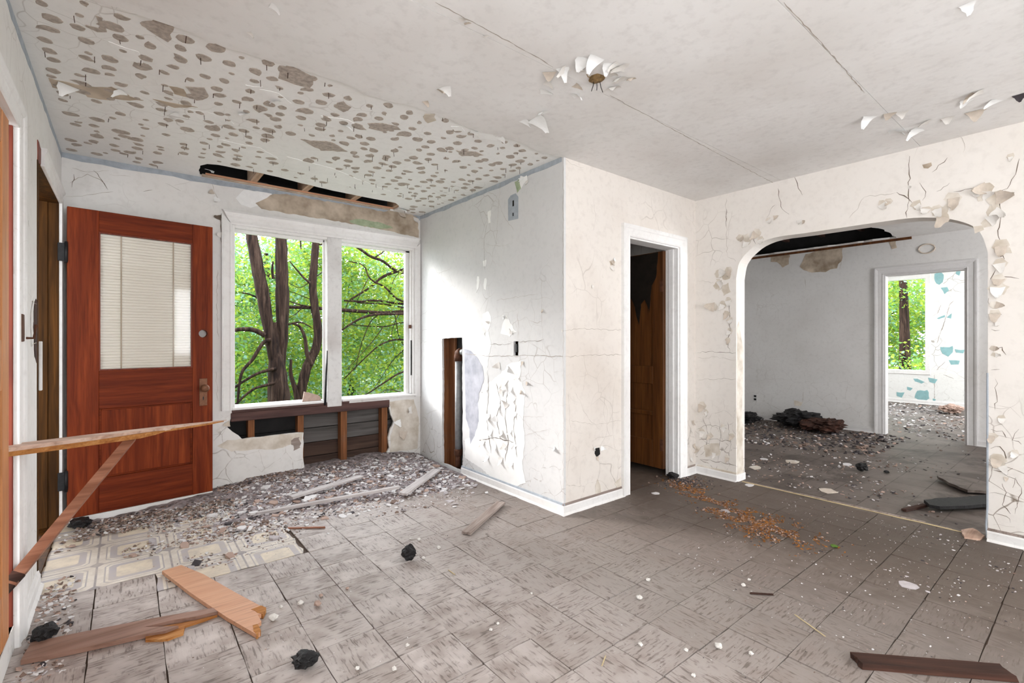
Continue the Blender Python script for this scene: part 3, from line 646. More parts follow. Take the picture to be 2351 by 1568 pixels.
# jambs of the near doorway: white riser below, brown inside
t11 = empty('trim_8'); structure(t11, 'dark stained jamb of the near side doorway', 'trim')
box('jamb', (XL-TH, D2b-0.006, D2z), (XL-0.03, D2b+0.012, D2t), M['wood_red'], t11, 0.002)
box('jamb_edge', (XL-0.03, D2b-0.010, 0.0), (XL-0.002, D2b+0.012, D2t), M['wood_red'], t11, 0.002)
box('riser', (XL-0.02, D2a, 0.0), (XL-0.001, D2b, D2z), M['trim'], t11, 0.002)
# bedroom window, and the side window added for a fill lamp
def plain_window(name, label, fr, s0, s1, t0, t1, mat):
    r = empty(name); structure(r, label, 'window')
    P = [(0, 0), (0, 0.018), (0.07, 0.022), (0.08, 0)]
    sweep('casing_side', P, [(s0, t0), (s0, t1)], fr, mat, r, (1, 1)); sweep('casing_side', P, [(s1, t1), (s1, t0)], fr, mat, r, (1, 1))
    sweep('casing_head', P, [(s0, t1), (s1, t1)], fr, mat, r, (1, 1)); sweep('casing_foot', P, [(s1, t0), (s0, t0)], fr, mat, r, (1, 1))
    return r
plain_window('window_2', 'bedroom window showing a tree trunk and bright leaves', F_far, WBY0, WBY1, WBZ0, WBZ1, M['trim'])
plain_window('window_added', 'unseen side window added beside the camera for a fill lamp', F_left, -0.85, 0.25, 0.9, 2.15, M['trim'])

# unseen porch added outside the glazed door to keep sky light out
pw = slab('wall_light_block', rect(1.2, 6.2, -0.7, 2.6), [], lambda s, t, d=0: Vector((-1.75+d, s, t)), 0.1, M['wall_clos']); structure(pw, 'unseen porch wall added outside the left door to block light', 'wall')
pr = slab('roof_light_block', rect(-1.9, XL-TH, 1.2, 6.2), [], lambda s, t, d=0: Vector((s, t, 2.6-d)), 0.06, M['timber_dark']); structure(pr, 'unseen porch roof added outside the left door to block sky light', 'roof')
pf = slab('floor_added_porch', rect(-1.9, XL-TH+0.0, 1.2, 6.2), [], F_floor, 0.1, M['lath_brown'], d0=-0.03); structure(pf, 'unseen boarded floor of the porch added outside the left door', 'floor')

# ================================================================== DOORS
def stile(name, x0, x1, z0, z1, parent, mat, y0=-0.02, y1=0.02, bv=0.002): return box(name, (x0, y0, z0), (x1, y1, z1), mat, parent, bv)
# glazed door, swung open in front of the window wall
hx, hy = -0.298, 4.205
DW, DZ0, DH = 0.815, 0.045, 2.055
ang = math.atan2(4.305-4.205, 0.513+0.298)
door = empty('door_1', (hx, hy, 0), ang); structure(door, 'red-brown wooden door with a blind behind its glass, standing open', 'door')
SW = 0.155
stile('stile', 0, SW, DZ0, DH, door, M['wood_door'])
# lock stile with a bored hole: two boxes with a ring between
def bored_stile():
    x0, x1, cx, cz, r = DW-0.130, DW, DW-0.062, 1.243, 0.029
    seg = 24
    ring = [(cx+r*math.cos(2*math.pi*k/seg), cz+r*math.sin(2*math.pi*k/seg)) for k in range(seg)]
    return slab('stile', rect(x0, x1, DZ0, DH), [ring], lambda s, t, d=0: Vector((s, -d, t)), 0.04, M['wood_door'], door, d0=0.02)
bored_stile()
stile('top_rail', SW, DW-0.130, 1.915, DH, door, M['wood_door_h'], -0.019, 0.019)
stile('lock_rail', SW, DW-0.130, 0.735, 0.99, door, M['wood_door_h'], -0.019, 0.019)
stile('bottom_rail', SW, DW-0.130, DZ0, 0.275, door, M['wood_door_h'], -0.019, 0.019)
stile('panel', SW-0.01, DW-0.12, 0.27, 0.74, door, M['wood_door'], -0.008, 0.008)
for a in ((SW, SW+0.012, 0.275, 0.735), (DW-0.142, DW-0.13, 0.275, 0.735), (SW+0.012, DW-0.142, 0.275, 0.287), (SW+0.012, DW-0.142, 0.723, 0.735)):
    stile('panel_bead', a[0], a[1], a[2], a[3], door, M['wood_door_h'], -0.014, 0.0, 0.003)
for a in ((SW, SW+0.008, 0.99, 1.915), (DW-0.138, DW-0.13, 0.99, 1.915), (SW+0.008, DW-0.138, 0.99, 0.999), (SW+0.008, DW-0.138, 1.907, 1.915)):
    stile('glazing_bead', a[0], a[1], a[2], a[3], door, M['wood_red'], -0.017, -0.004, 0.001)
stile('kick_strip', 0.01, DW, 0.0, DZ0-0.002, door, M['trim'], -0.024, 0.018)
gp = box('glass_pane', (SW+0.002, -0.005, 0.992), (DW-0.132, -0.002, 1.913), M['glass'], door)
bl = empty('blind'); bl.parent = door
nsl = 46; sp = (1.910-0.996)/nsl
sm = bpy.data.meshes.new('slat')
xs0, xs1 = SW+0.004, DW-0.134
vs = []; fs = []
prof = [(0.0015, 0.0), (-0.0035, 0.005), (-0.0055, 0.011), (-0.0035, 0.017), (0.0035, 0.0205), (0.0055, 0.0198), (-0.002, 0.0165), (-0.0038, 0.011), (-0.002, 0.0055), (0.003, 0.0005)]
for X in (xs0, xs1):
    for y, z in prof: vs.append((X, y+0.008, z))
k = len(prof); fs = [(i, (i+1) % k, k+(i+1) % k, k+i) for i in range(k)]
sm.from_pydata(vs, [], fs); sm.update(); fix_normals(sm); sm.materials.append(M['blind'])
for i in range(nsl):
    o = bpy.data.objects.new('slat', sm); C.objects.link(o); o.parent = bl; o.location = (0, 0, 0.995+i*sp)
for x in (SW+0.118, SW+0.415): box('ladder_tape', (x-0.004, 0.0, 0.996), (x+0.004, 0.0015, 1.912), M['cord'], bl)
box('blind_back', (xs0, 0.0155, 0.994), (xs1, 0.017, 1.912), M['blind'], bl)
# lock plate and knob
lk = box('lock_plate', (DW-0.088, -0.025, 0.70), (DW-0.036, -0.0205, 0.905), M['brass'], door, 0.002)
vs, fs = [], []
pf = [(0.0, 0.016), (0.006, 0.016), (0.010, 0.010), (0.030, 0.010), (0.036, 0.020), (0.044, 0.027), (0.054, 0.0285), (0.062, 0.024), (0.066, 0.012), (0.067, 0.0005)]
for d_, r_ in pf:
    for q in range(16): vs.append((DW-0.062+r_*math.cos(q*math.pi/8), -0.024-d_, 0.835+r_*math.sin(q*math.pi/8)))
for i in range(len(pf)-1):
    for q in range(16): fs.append((i*16+q, i*16+(q+1) % 16, (i+1)*16+(q+1) % 16, (i+1)*16+q))
me = mesh_from('door_knob', vs, fs, True); fix_normals(me); link('door_knob', me, M['brass'], door)
box('keyhole', (DW-0.066, -0.0258, 0.745), (DW-0.058, -0.0248, 0.768), M['black'], door)
for z in (1.70, 0.235):
    hgo = box('hinge', (-0.045, -0.028, z), (0.004, -0.016, z+0.115), M['black_iron'], door, 0.002)
    vs, fs = tube([(-0.006, -0.032, z-0.01), (-0.006, -0.032, z+0.125)], 0.008, 8)
    link('hinge_pin', mesh_from('hinge_pin', vs, fs, True), M['black_iron'], door)

def panel_door(name, loc, rz, W_, Z0, Z1, rails, mats, label, face=-1):
    d = empty(name, loc, rz); structure(d, label, 'door'); ms, mp = mats
    stile('stile', 0, 0.11, Z0, Z1, d, ms); stile('stile', W_-0.11, W_, Z0, Z1, d, ms)
    for a, b in rails: stile('rail', 0.11, W_-0.11, a, b, d, ms, -0.019, 0.019)
    for (a, b), (c_, d_) in zip(rails[:-1], rails[1:]): stile('panel', 0.10, W_-0.10, b-0.01, c_+0.01, d, mp, -0.007, 0.007)
    return d
# near door at the left edge (ajar, its far edge in view)
d2 = panel_door('door_2', (XL-0.030, D2a+0.02, 0), math.radians(89.2), 0.735, 0.105, 2.005, [(0.105, 0.30), (1.02, 1.20), (1.89, 2.005)], (M['wood_orange'], M['wood_red']), 'orange varnished panel door at the near end of the left wall')
# closet door swung inwards
d3 = panel_door('door_3', (K1-0.026, YB+TH-0.002, 0), math.radians(90.0), 0.66, 0.06, 1.975, [(0.06, 0.30), (0.52, 0.555), (0.80, 0.96), (1.84, 1.975)], (M['wood_closet'], M['wood_closet']), 'brown panelled closet door with burnt black streaks')
def drip(pts, nm='burn_mark'): return slab(nm, ragged(pts, 0.0025, 0.03), [], lambda s, t, d=0: Vector((s, 0.0195+d, t)), 0.0012, M['burnt'], d3, d0=0.0012)
drip([(0.05, 1.97), (0.60, 1.97), (0.60, 1.66), (0.56, 1.60), (0.53, 1.64), (0.48, 1.55), (0.42, 1.62), (0.34, 1.58), (0.30, 1.50), (0.28, 1.41), (0.255, 1.33), (0.24, 1.43), (0.23, 1.52), (0.19, 1.56), (0.16, 1.50), (0.14, 1.44), (0.13, 1.56), (0.12, 1.68), (0.07, 1.75)])
box('hinge', (0.0, 0.018, 1.62), (0.03, 0.024, 1.72), M['rust'], d3); box('hinge', (0.0, 0.018, 0.22), (0.03, 0.024, 0.32), M['rust'], d3)

# ================================================================== LOOSE BOARDS
def plank(name, a, b, width, thick, mat, label, lift=(0.0, 0.0), ends=(0.0, 0.0), roll=0.0, split=None, group=None, seg=10, taper=(1, 1), top=None):
    """board lying from a to b (x,y), local x along its length; ends: how ragged each end is"""
    a = Vector((a[0], a[1], lift[0])); b = Vector((b[0], b[1], lift[1])); d = b-a; L = d.length; d.normalize()
    side = Vector((-d.y, d.x, 0)).normalized(); up = d.cross(side)*1.0
    if up.z < 0: up = -up
    vs, fs = [], []
    NX, NY = seg, 4
    for top_ in (1, 0):
        for i in range(NX+1):
            for j in range(NY+1):
                u = i/NX; v = j/NY-0.5; x = u*L
                if i == 0: x -= random.uniform(0, ends[0])*1.0-ends[0]*0.5
                if i == NX: x += random.uniform(-1, 1)*ends[1]
                wv = width*(taper[0]+(taper[1]-taper[0])*u)
                vs.append((x, v*wv+random.uniform(-1, 1)*0.0006, (thick if top_ else 0.0)+random.uniform(-1, 1)*0.0004))
    o0 = (NX+1)*(NY+1)
    for i in range(NX):
        for j in range(NY):
            p = i*(NY+1)+j
            fs.append((p, p+NY+1, p+NY+2, p+1)); fs.append((o0+p, o0+p+1, o0+p+NY+2, o0+p+NY+1))
    for i in range(NX):
        p = i*(NY+1); fs.append((p, o0+p, o0+p+NY+1, p+NY+1)); p += NY; fs.append((p, p+NY+1, o0+p+NY+1, o0+p))
    for j in range(NY):
        fs.append((j, j+1, o0+j+1, o0+j)); p = NX*(NY+1)+j; fs.append((p, o0+p, o0+p+1, p+1))
    me = mesh_from(name, vs, fs); fix_normals(me)
    o = link(name, me, mat)
    R = Matrix((d, side, up)).transposed().to_4x4()
    o.matrix_world = Matrix.Translation(a) @ R @ Matrix.Rotation(roll, 4, 'X')
    tag(o, label, 'board', group); return o
Z = 0.006
g_ = 'broken boards and laths on the floor'
# brown split plank and peach broken board in the near left corner
pa = onz(95, 1500, 0.02); pb = onz(420, 1420, 0.02)
bp = empty('split_plank'); tag(bp, 'dark brown plank split to a point, in the near left corner', 'board', g_)
A0, A1, A2, A3 = st_floor(57, 1535), st_floor(68, 1492), st_floor(540, 1400), st_floor(420, 1452)
def flat_prism(name, pts, th, mat, parent=None, z=Z, tilt=None):
    return slab(name, pts, [], (lambda s, t, d=0: Vector((s, t, z+d+(tilt(s, t) if tilt else 0)))), th, mat, parent, d0=th)
out = [st_floor(x, y) for x, y in [(47, 1531), (72, 1488), (200, 1462), (330, 1436), (430, 1418), (500, 1406), (538, 1399), (505, 1415), (450, 1428), (400, 1436), (330, 1453), (410, 1450), (380, 1462), (330, 1470), (220, 1495), (120, 1517)]]
flat_prism('plank_body', out, 0.018, M['plank_brown'], bp)
sp_ = [st_floor(x, y) for x, y in [(330, 1455), (400, 1440), (450, 1431), (500, 1418), (470, 1430), (425, 1444), (420, 1462), (385, 1475), (335, 1477)]]
flat_prism('split_end', ragged(sp_, 0.002, 0.02), 0.010, M['splinter'], bp, z=0.004)
pb_ = empty('broken_board'); tag(pb_, 'flat orange board with a jagged broken end on the tiles', 'board', g_)
out = [st_floor(x, y) for x, y in [(372, 1322), (416, 1308), (468, 1330), (540, 1372), (600, 1405), (611, 1410), (602, 1422), (592, 1425), (600, 1440), (590, 1448), (597, 1466), (588, 1470), (520, 1430), (440, 1375)]]
flat_prism('board_body', out, 0.017, M['plank_peach'], pb_, z=0.008)
for px in ([(577, 1412), (600, 1403), (612, 1409), (604, 1424), (590, 1421)], [(580, 1450), (592, 1446), (598, 1462), (590, 1472), (583, 1462)]):
    flat_prism('split_end', ragged([st_floor(*p) for p in px], 0.003, 0.02), 0.021, M['splinter'], pb_, z=0.005)
# thin wood strips
def strip(name, p0, p1, wd, th, mat, label, z0=Z, z1=Z, roll=0.0, cat='board'):
    o = plank(name, st_floor(*p0), st_floor(*p1), wd, th, mat, label, (z0, z1), (0.01, 0.01), roll, group=g_); o['category'] = cat; return o
strip('wood_lath', (668, 1158), (828, 1112), 0.062, 0.014, M['lath_grey'], 'wide grey lath on the rubble, farthest from the camera', 0.045, 0.06)
strip('wood_lath', (590, 1186), (915, 1136), 0.030, 0.020, M['lath_grey'], 'longest thin pale lath lying across the rubble edge', 0.010, 0.05)
strip('wood_lath', (925, 1146), (1003, 1095), 0.070, 0.016, M['lath_grey'], 'short grey lath on the rubble pointing to the chase wall', 0.03, 0.055)
strip('wood_lath', (1070, 1230), (1150, 1160), 0.062, 0.016, M['lath_brown'], 'brownish lath alone on bare tiles near the closet corner', 0.008, 0.012)
strip('timber_offcut', (1966, 1527), (2316, 1556), 0.066, 0.022, M['timber_dark'], 'dark charred timber offcut in the near right corner', 0.006, 0.006)
strip('wood_lath', (660, 1216), (745, 1214), 0.012, 0.008, M['strut'], 'thin reddish stick at the edge of the old linoleum')
strip('wood_stick', (1723, 1366), (1772, 1369), 0.008, 0.006, M['timber_dark'], 'small dark stick lying on the right-hand tiles', cat='stick')
strip('wood_stick', (1825, 1415), (1893, 1464), 0.004, 0.003, M['straw'], 'long pale straw curving over the right-hand tiles', cat='stick')
strip('wood_stick', (1382, 1533), (1390, 1512), 0.004, 0.003, M['straw'], 'short pale straw at the bottom middle', cat='stick')
strip('wood_stick', (1030, 1312), (1044, 1322), 0.004, 0.003, M['straw'], 'tiny pale straw right of the black lump', cat='stick')
# board hanging out of the near doorway with its brace
br_ = empty('broken_jamb_board'); tag(br_, 'pale splintered board jutting out from the left doorway', 'board')
P0 = Vector((-0.375, 2.60, 0.785)); P1 = Vector((0.475, 3.225, 0.722))
dv = (P1-P0).normalized(); sd = Vector((dv.y, -dv.x, 0)).normalized(); nu = sd.cross(dv)
if nu.z < 0: nu = -nu
def beam(name, secs, mat, parent):
    """secs: list of (t along, centre offset side, half width, z offset, half thickness)"""
    vs, fs = [], []; L = (P1-P0).length
    for t_, so, hw, zo, ht in secs:
        c = P0+dv*(L*t_)
        for a, b in ((-1, -1), (1, -1), (1, 1), (-1, 1)): vs.append(c+sd*(so+a*hw)+nu*(zo+b*ht))
    for i in range(len(secs)-1):
        for k in range(4): fs.append((i*4+k, i*4+(k+1) % 4, i*4+4+(k+1) % 4, i*4+4+k))
    fs += [(3, 2, 1, 0), tuple(range(len(secs)*4-4, len(secs)*4))]
    me = mesh_from(name, vs, fs); fix_normals(me); o = link(name, me, mat, parent); return o
beam('board_body', [(0, 0, 0.046, 0, 0.012), (0.3, 0.0, 0.045, 0.001, 0.012), (0.52, -0.010, 0.033, 0.002, 0.010), (0.7, -0.020, 0.021, 0.003, 0.008), (0.9, -0.026, 0.008, 0.003, 0.004), (1.0, -0.026, 0.001, 0.004, 0.001)], M['plank_pale'], br_)
beam('split_edge', [(0.0, 0.036, 0.011, -0.013, 0.009), (0.2, 0.037, 0.011, -0.013, 0.010), (0.36, 0.034, 0.014, -0.012, 0.010), (0.47, 0.030, 0.016, -0.011, 0.011), (0.55, 0.026, 0.010, -0.008, 0.008), (0.60, 0.024, 0.003, -0.006, 0.003)], M['splinter'], br_)
beam('split_edge', [(0.45, 0.004, 0.010, -0.008, 0.006), (0.7, -0.004, 0.010, -0.006, 0.005), (0.88, -0.012, 0.007, -0.003, 0.004), (0.97, -0.016, 0.002, 0.0, 0.002)], M['splinter'], br_)
st_ = empty('wooden_brace'); tag(st_, 'slim red-brown brace propping the splintered board', 'board')
S0 = Vector((-0.343, 2.600, 0.275)); S1 = Vector((0.030, 2.915, 0.745))
_P0, _P1, _dv, _sd, _nu = P0, P1, dv, sd, nu
P0, P1 = S0, S1; dv = (P1-P0).normalized(); sd = dv.cross(Vector((0.15, 0.95, -0.3))).normalized(); nu = sd.cross(dv)
beam('brace_body', [(0, 0, 0.019, 0, 0.014), (0.5, 0.0, 0.0185, 0, 0.014), (0.97, 0, 0.018, 0, 0.013), (1.0, 0, 0.012, 0, 0.010)], M['strut'], st_)
beam('charred_end', [(-0.05, 0, 0.016, 0, 0.012), (0.06, 0.0, 0.0205, 0, 0.0155)], M['timber_dark'], st_)
# threshold strips under the arch and black boards beyond it
thr = empty('arch_threshold'); tag(thr, 'splintered pale wooden threshold strip under the arch', 'threshold')
for k, (dx_, w_, y0_, y1_) in enumerate(((0.0, 0.0038, 0.47, 1.93), (0.018, 0.0034, 0.62, 1.90), (0.034, 0.006, 0.75, 1.5))):
    xa = XC+0.045+dx_
    vs, fs = tube([(xa+random.uniform(-.003, .003), y0_+(y1_-y0_)*i/14, 0.005) for i in range(15)], w_, 5, 0.3)
    link('splinter_strip', mesh_from('splinter_strip', vs, fs), M['lath_brown'] if k else M['straw'], thr)
flat_prism('threshold_end', ragged([st_floor(x, y) for x, y in [(2205, 1222), (2235, 1218), (2262, 1236), (2250, 1243), (2215, 1238)]], 0.004, 0.03), 0.012, M['plank_pale'], thr, z=0.004)
o = flat_prism('black_board', ragged([st_floor(x, y) for x, y in [(2122, 1164), (2150, 1160), (2210, 1158), (2290, 1148), (2300, 1172), (2215, 1178), (2160, 1180), (2135, 1176)]], 0.006, 0.05), 0.022, M['char'], z=0.03)
tag(o, 'warped black board on the floor beyond the arch', 'board', g_)
o = flat_prism('black_board', ragged([st_floor(x, y) for x, y in [(2150, 1102), (2185, 1106), (2230, 1118), (2280, 1122), (2280, 1140), (2220, 1136), (2180, 1120)]], 0.006, 0.05), 0.02, M['tile_far'], z=0.02)
tag(o, 'curled floor sheet behind the warped black board', 'board', g_)
strip('wood_lath', (2075, 1176), (2125, 1164), 0.03, 0.016, M['timber_dark'], 'short dark lath just left of the warped black board')

# ================================================================== PIPE, FITTINGS
pp = empty('drain_pipe', (XB+0.052, 3.742, 0)); tag(pp, 'grey iron drain pipe standing in the broken wall chase', 'pipe')
vs, fs = tube([(0, 0, 0.14), (0, 0, 1.03)], 0.031, 14); link('pipe_shaft', mesh_from('pipe_shaft', vs, fs, True), M['pipe'], pp)
vs, fs = tube([(0, 0, 0.02), (0, 0, 0.15)], 0.026, 14); link('pipe_shaft', mesh_from('pipe_shaft', vs, fs, True), M['rust'], pp)
vs, fs = tube([(0, 0, 0.135), (0, 0, 0.145), (0, 0, 0.185), (0, 0, 0.195)], [0.036, 0.041, 0.041, 0.036], 14); link('coupling', mesh_from('coupling', vs, fs), M['rust'], pp)
vs, fs = tube([(0, 0, 1.0), (0, 0, 1.04), (0, -0.012, 1.075), (0, -0.035, 1.085), (0, -0.05, 1.085)], [0.040, 0.040, 0.040, 0.037, 0.037], 14); link('elbow', mesh_from('elbow', vs, fs, True), M['rust'], pp)
vs, fs = tube([(0, -0.045, 1.085), (0, -0.11, 1.085)], 0.027, 14); link('branch_pipe', mesh_from('branch_pipe', vs, fs, True), M['box_metal'], pp)
# hook on the near door casing
hk = empty('door_strike'); tag(hk, 'small rusty strike hook on the near door casing', 'hook')
box('plate', (XL+0.004, 2.66, 1.19), (XL+0.02, 2.735, 1.30), M['rust'], hk, 0.003, 0.001)
vs, fs = tube([(XL+0.012, 2.72, 1.205), (XL+0.045, 2.735, 1.205), (XL+0.05, 2.737, 1.26)], 0.006, 6); link('hook', mesh_from('hook', vs, fs), M['rust'], hk)
# ceiling light remains
cl_ = empty('ceiling_fixture', (1.742, 1.524, HC-0.008)); tag(cl_, 'rusted remains of a ceiling light with dangling wires', 'light fitting')
vs, fs = tube([(0, 0, 0.0), (0, 0, -0.012), (0.002, 0.001, -0.02)], [0.038, 0.036, 0.016], 14, 0.12); link('fixture_box', mesh_from('fixture_box', vs, fs), M['amber'], cl_)
for dx_, dy_, L_ in ((-0.015, 0.004, 0.055), (0.016, -0.006, 0.05), (0.012, 0.010, 0.03)):
    vs, fs = tube([(dx_, dy_, -0.014), (dx_*1.3, dy_*1.2, -0.014-L_*0.5), (dx_*1.9, dy_*2, -0.014-L_)], 0.0018, 5); link('wire', mesh_from('wire', vs, fs), M['black'], cl_)
vs, fs = tube([(-0.035, 0.0, -0.008), (-0.055, 0.005, -0.012), (-0.07, 0.0, -0.006)], 0.002, 5); link('wire', mesh_from('wire', vs, fs), M['amber'], cl_)
# outlet on the far wall
ol = empty('wall_outlet'); tag(ol, 'small outlet plate low on the far grey wall', 'outlet')
ys, zs = st_mid(1734, 913)
box('cover_plate', (XM-0.006, ys-0.036, zs-0.058), (XM, ys+0.036, zs+0.058), M['trim_mid'], ol, 0.002)
for dz_ in (-0.024, 0.024): box('socket', (XM-0.009, ys-0.018, zs+dz_-0.015), (XM-0.006, ys+0.018, zs+dz_+0.015), M['black'], ol, 0.002)
# medallion ring left on far wall, plate mark on chase wall
ys, zs = st_mid(2128, 571)
vs, fs = tube([(XM-0.006, ys+0.075*math.cos(a_), zs+0.055*math.sin(a_)) for a_ in [i*math.pi/9 for i in range(19)]], 0.008, 6, 0, False)
link('ring_mark', mesh_from('ring_mark', vs, fs), M['flake_tan'], wm)
pl = slab('cover_plate_mark', [(2.815, 2.118), (2.935, 2.125), (2.938, 2.29), (2.905, 2.315), (2.845, 2.318), (2.815, 2.285)], [rect(2.862, 2.885, 2.225, 2.27), rect(2.868, 2.882, 2.15, 2.175)], F_bump, 0.003, M['bluegrey'], wb, d0=0.003)
slab('plate_hole', rect(2.855, 2.895, 2.14, 2.28), [], F_bump, 0.001, M['dark'], wb, d0=0.001)  # dark sheet painted for the shade in the plate's holes
# tile scrap leaning on the window sill
o = slab('broken_tile_piece', ragged([st_win(x, y) for x, y in [(701, 926), (708, 901), (738, 907), (745, 912), (745, 922)]], 0.004, 0.04), [], lambda s, t, d=0: Vector((s-0.02, YW+0.02-d+(t-0.65)*0.5, t)), 0.012, M['chip_p'], None, d0=0.0)
tag(o, 'broken pinkish plaster piece leaning on the window sill', 'plaster piece')

# ================================================================== PEELING PAINT, PATCHES, CRACKS
def flake(fr, s, t, size, ang, curl, mat, parent, aspect=0.8, d0=0.001, name='paint_flake'):
    """sheet of loose paint, hinged at (s,t), bending away from the surface"""
    rows, cols = 4, 3; vs, fs = [], []
    ca, sa = math.cos(ang), math.sin(ang); v = 0.0; h = d0; th = 0.05
    k0 = random.uniform(0.8, 1.2)
    for r in range(rows+1):
        f = r/rows; wd = size*aspect*(1-0.85*f**1.3)*k0
        for c in range(cols+1):
            u = (c/cols-0.5)*wd+random.uniform(-1, 1)*size*0.05
            vv = v+random.uniform(-1, 1)*size*0.05
            vs.append(fr(s+ca*u-sa*vv, t+sa*u+ca*vv, max(d0, h+abs(c/cols-0.5)*size*0.06)))
        v += size/rows*math.cos(th); h += size/rows*math.sin(th); th += curl/rows
    for r in range(rows):
        for c in range(cols):
            a = r*(cols+1)+c; fs.append((a, a+1, a+cols+2, a+cols+1))
    me = mesh_from(name, vs, fs, True)
    return link(name, me, mat, parent)
def flakes(stf, fr, lst, parent, wpx):
    for (x, y, sz, ad, mk) in lst:
        s, t = stf(x, y); q = ((x-CXP)/FPX)
        a = math.radians(ad); 
        # pixel size to metres at that depth
        dep = (fr(s, t, 0)-CAM).dot(FWD); m = sz*dep/FPX*0.9
        if fr is F_arch and sz > 15: patch('bare_patch', [(s+m*0.55*math.cos(k*1.05)*random.uniform(.6, 1.1), t+m*0.55*math.sin(k*1.05)*random.uniform(.6, 1.1)) for k in range(6)], fr, M['bare_beige'], parent, 0.0006, 0.003, 0.015)
        flake(fr, s, t, m, a, random.uniform(0.9, 1.9), M[mk], parent, d0=0.0032)
def crack(fr, stf, px, parent, w_=0.0022, mat='crack', name='crack_line', amp=0.006):
    """narrow dark fissure following a polyline"""
    P = [Vector((*stf(*p), 0)) for p in px]; pts = []
    for a, b in zip(P[:-1], P[1:]):
        k = max(2, int((b-a).length/0.025))
        for j in range(k): q = a.lerp(b, j/k); pts.append(q+Vector((random.uniform(-amp, amp), random.uniform(-amp, amp), 0))*(1 if j else 0.3))
    pts.append(P[-1]); vs, fs = [], []
    for i, p in enumerate(pts):
        d = (pts[min(i+1, len(pts)-1)]-pts[max(i-1, 0)]).normalized(); n_ = Vector((-d.y, d.x, 0)); ww_ = w_*random.uniform(0.3, 1.1)*(0.35 if i in (0, len(pts)-1) else 1)
        for sgn in (-1, 1): q = p+n_*ww_*0.5*sgn; vs.append(fr(q.x, q.y, 0.0036 if fr is F_bump else 0.0006))
    for i in range(len(pts)-1): fs.append((2*i, 2*i+1, 2*i+3, 2*i+2))
    return link(name, mesh_from(name, vs, fs), M[mat], parent)
def P_(stf, pts): return [stf(*p) for p in pts]

# --- chase wall (left face of the closet block)
for pts in ([(1109, 722), (1122, 714), (1129, 735), (1126, 748), (1119, 762), (1110, 748), (1106, 736)],
            [(1101, 764), (1122, 762), (1128, 792), (1122, 822), (1120, 843), (1108, 838), (1098, 820), (1082, 804), (1096, 790)],
            [(1163, 724), (1172, 742), (1187, 762), (1170, 772), (1149, 765), (1155, 740)],
            [(1096, 636), (1101, 634), (1100, 660), (1094, 672)], [(1112, 640), (1117, 637), (1116, 665), (1111, 662)], [(1110, 600), (1117, 596), (1116, 612), (1111, 612)],
            [(1119, 486), (1126, 484), (1127, 510), (1121, 514)], [(1192, 408), (1210, 402), (1212, 412), (1196, 432), (1190, 425)],
            [(1096, 930), (1120, 880), (1150, 858), (1172, 832), (1196, 828), (1196, 868), (1206, 905), (1200, 960), (1206, 1010), (1200, 1060), (1206, 1110), (1180, 1118), (1130, 1096), (1080, 1058), (1068, 1052), (1068, 1010), (1090, 1000), (1100, 968)]):
    patch('bare_patch', P_(st_bump, pts), F_bump, M['bare'], wb, 0.0012, 0.007, 0.025)
patch('old_paint_patch', P_(st_bump, [(1066, 800), (1082, 806), (1098, 824), (1108, 842), (1112, 870), (1100, 905), (1098, 930), (1100, 966), (1090, 1000), (1080, 1020), (1078, 985), (1070, 960), (1068, 900)]), F_bump, M['lav'], wb, 0.001, 0.005, 0.03)
patch('old_paint_patch', P_(st_bump, [(1182, 418), (1192, 412), (1196, 432), (1188, 442)]), F_bump, M['bare_green'], wb, 0.001, 0.004, 0.02)
flakes(st_bump, F_bump, [(1117, 888, 20, 200, 'flake_white'), (1148, 838, 22, 250, 'flake'), (1163, 845, 20, 110, 'flake_white'), (1160, 870, 30, 190, 'flake'), (1172, 888, 22, 160, 'flake_white'),
    (1150, 905, 26, 30, 'flake'), (1180, 910, 22, 200, 'flake_white'), (1195, 900, 18, 100, 'flake_tan'), (1145, 925, 28, 190, 'flake_white'), (1165, 935, 24, 330, 'flake'), (1183, 945, 20, 200, 'flake_white'),
    (1120, 950, 26, 170, 'flake'), (1142, 960, 20, 250, 'flake_white'), (1128, 985, 26, 200, 'flake_white'), (1150, 992, 22, 130, 'flake'), (1172, 985, 18, 190, 'flake_white'), (1110, 1010, 22, 190, 'flake'), (1135, 1020, 24, 160, 'flake_white'),
    (1160, 1020, 20, 210, 'flake'), (1120, 1045, 22, 190, 'flake_white'), (1185, 1020, 18, 220, 'flake_white'), (1150, 1050, 22, 170, 'flake'), (1175, 1060, 18, 190, 'flake_white'), (1190, 860, 20, 190, 'flake'), (1208, 880, 16, 90, 'flake_tan'),
    (1200, 830, 14, 180, 'flake_tan'), (1290, 760, 12, 90, 'flake'), (1271, 1028, 16, 120, 'flake_white'), (1200, 405, 22, 200, 'flake_white'), (1210, 415, 18, 160, 'flake'), (1112, 760, 14, 200, 'flake'), (1124, 742, 12, 300, 'flake'), (1174, 768, 18, 10, 'flake'), (1155, 728, 14, 90, 'flake_white'), (1245, 712, 12, 140, 'flake_tan')], wb, 1)
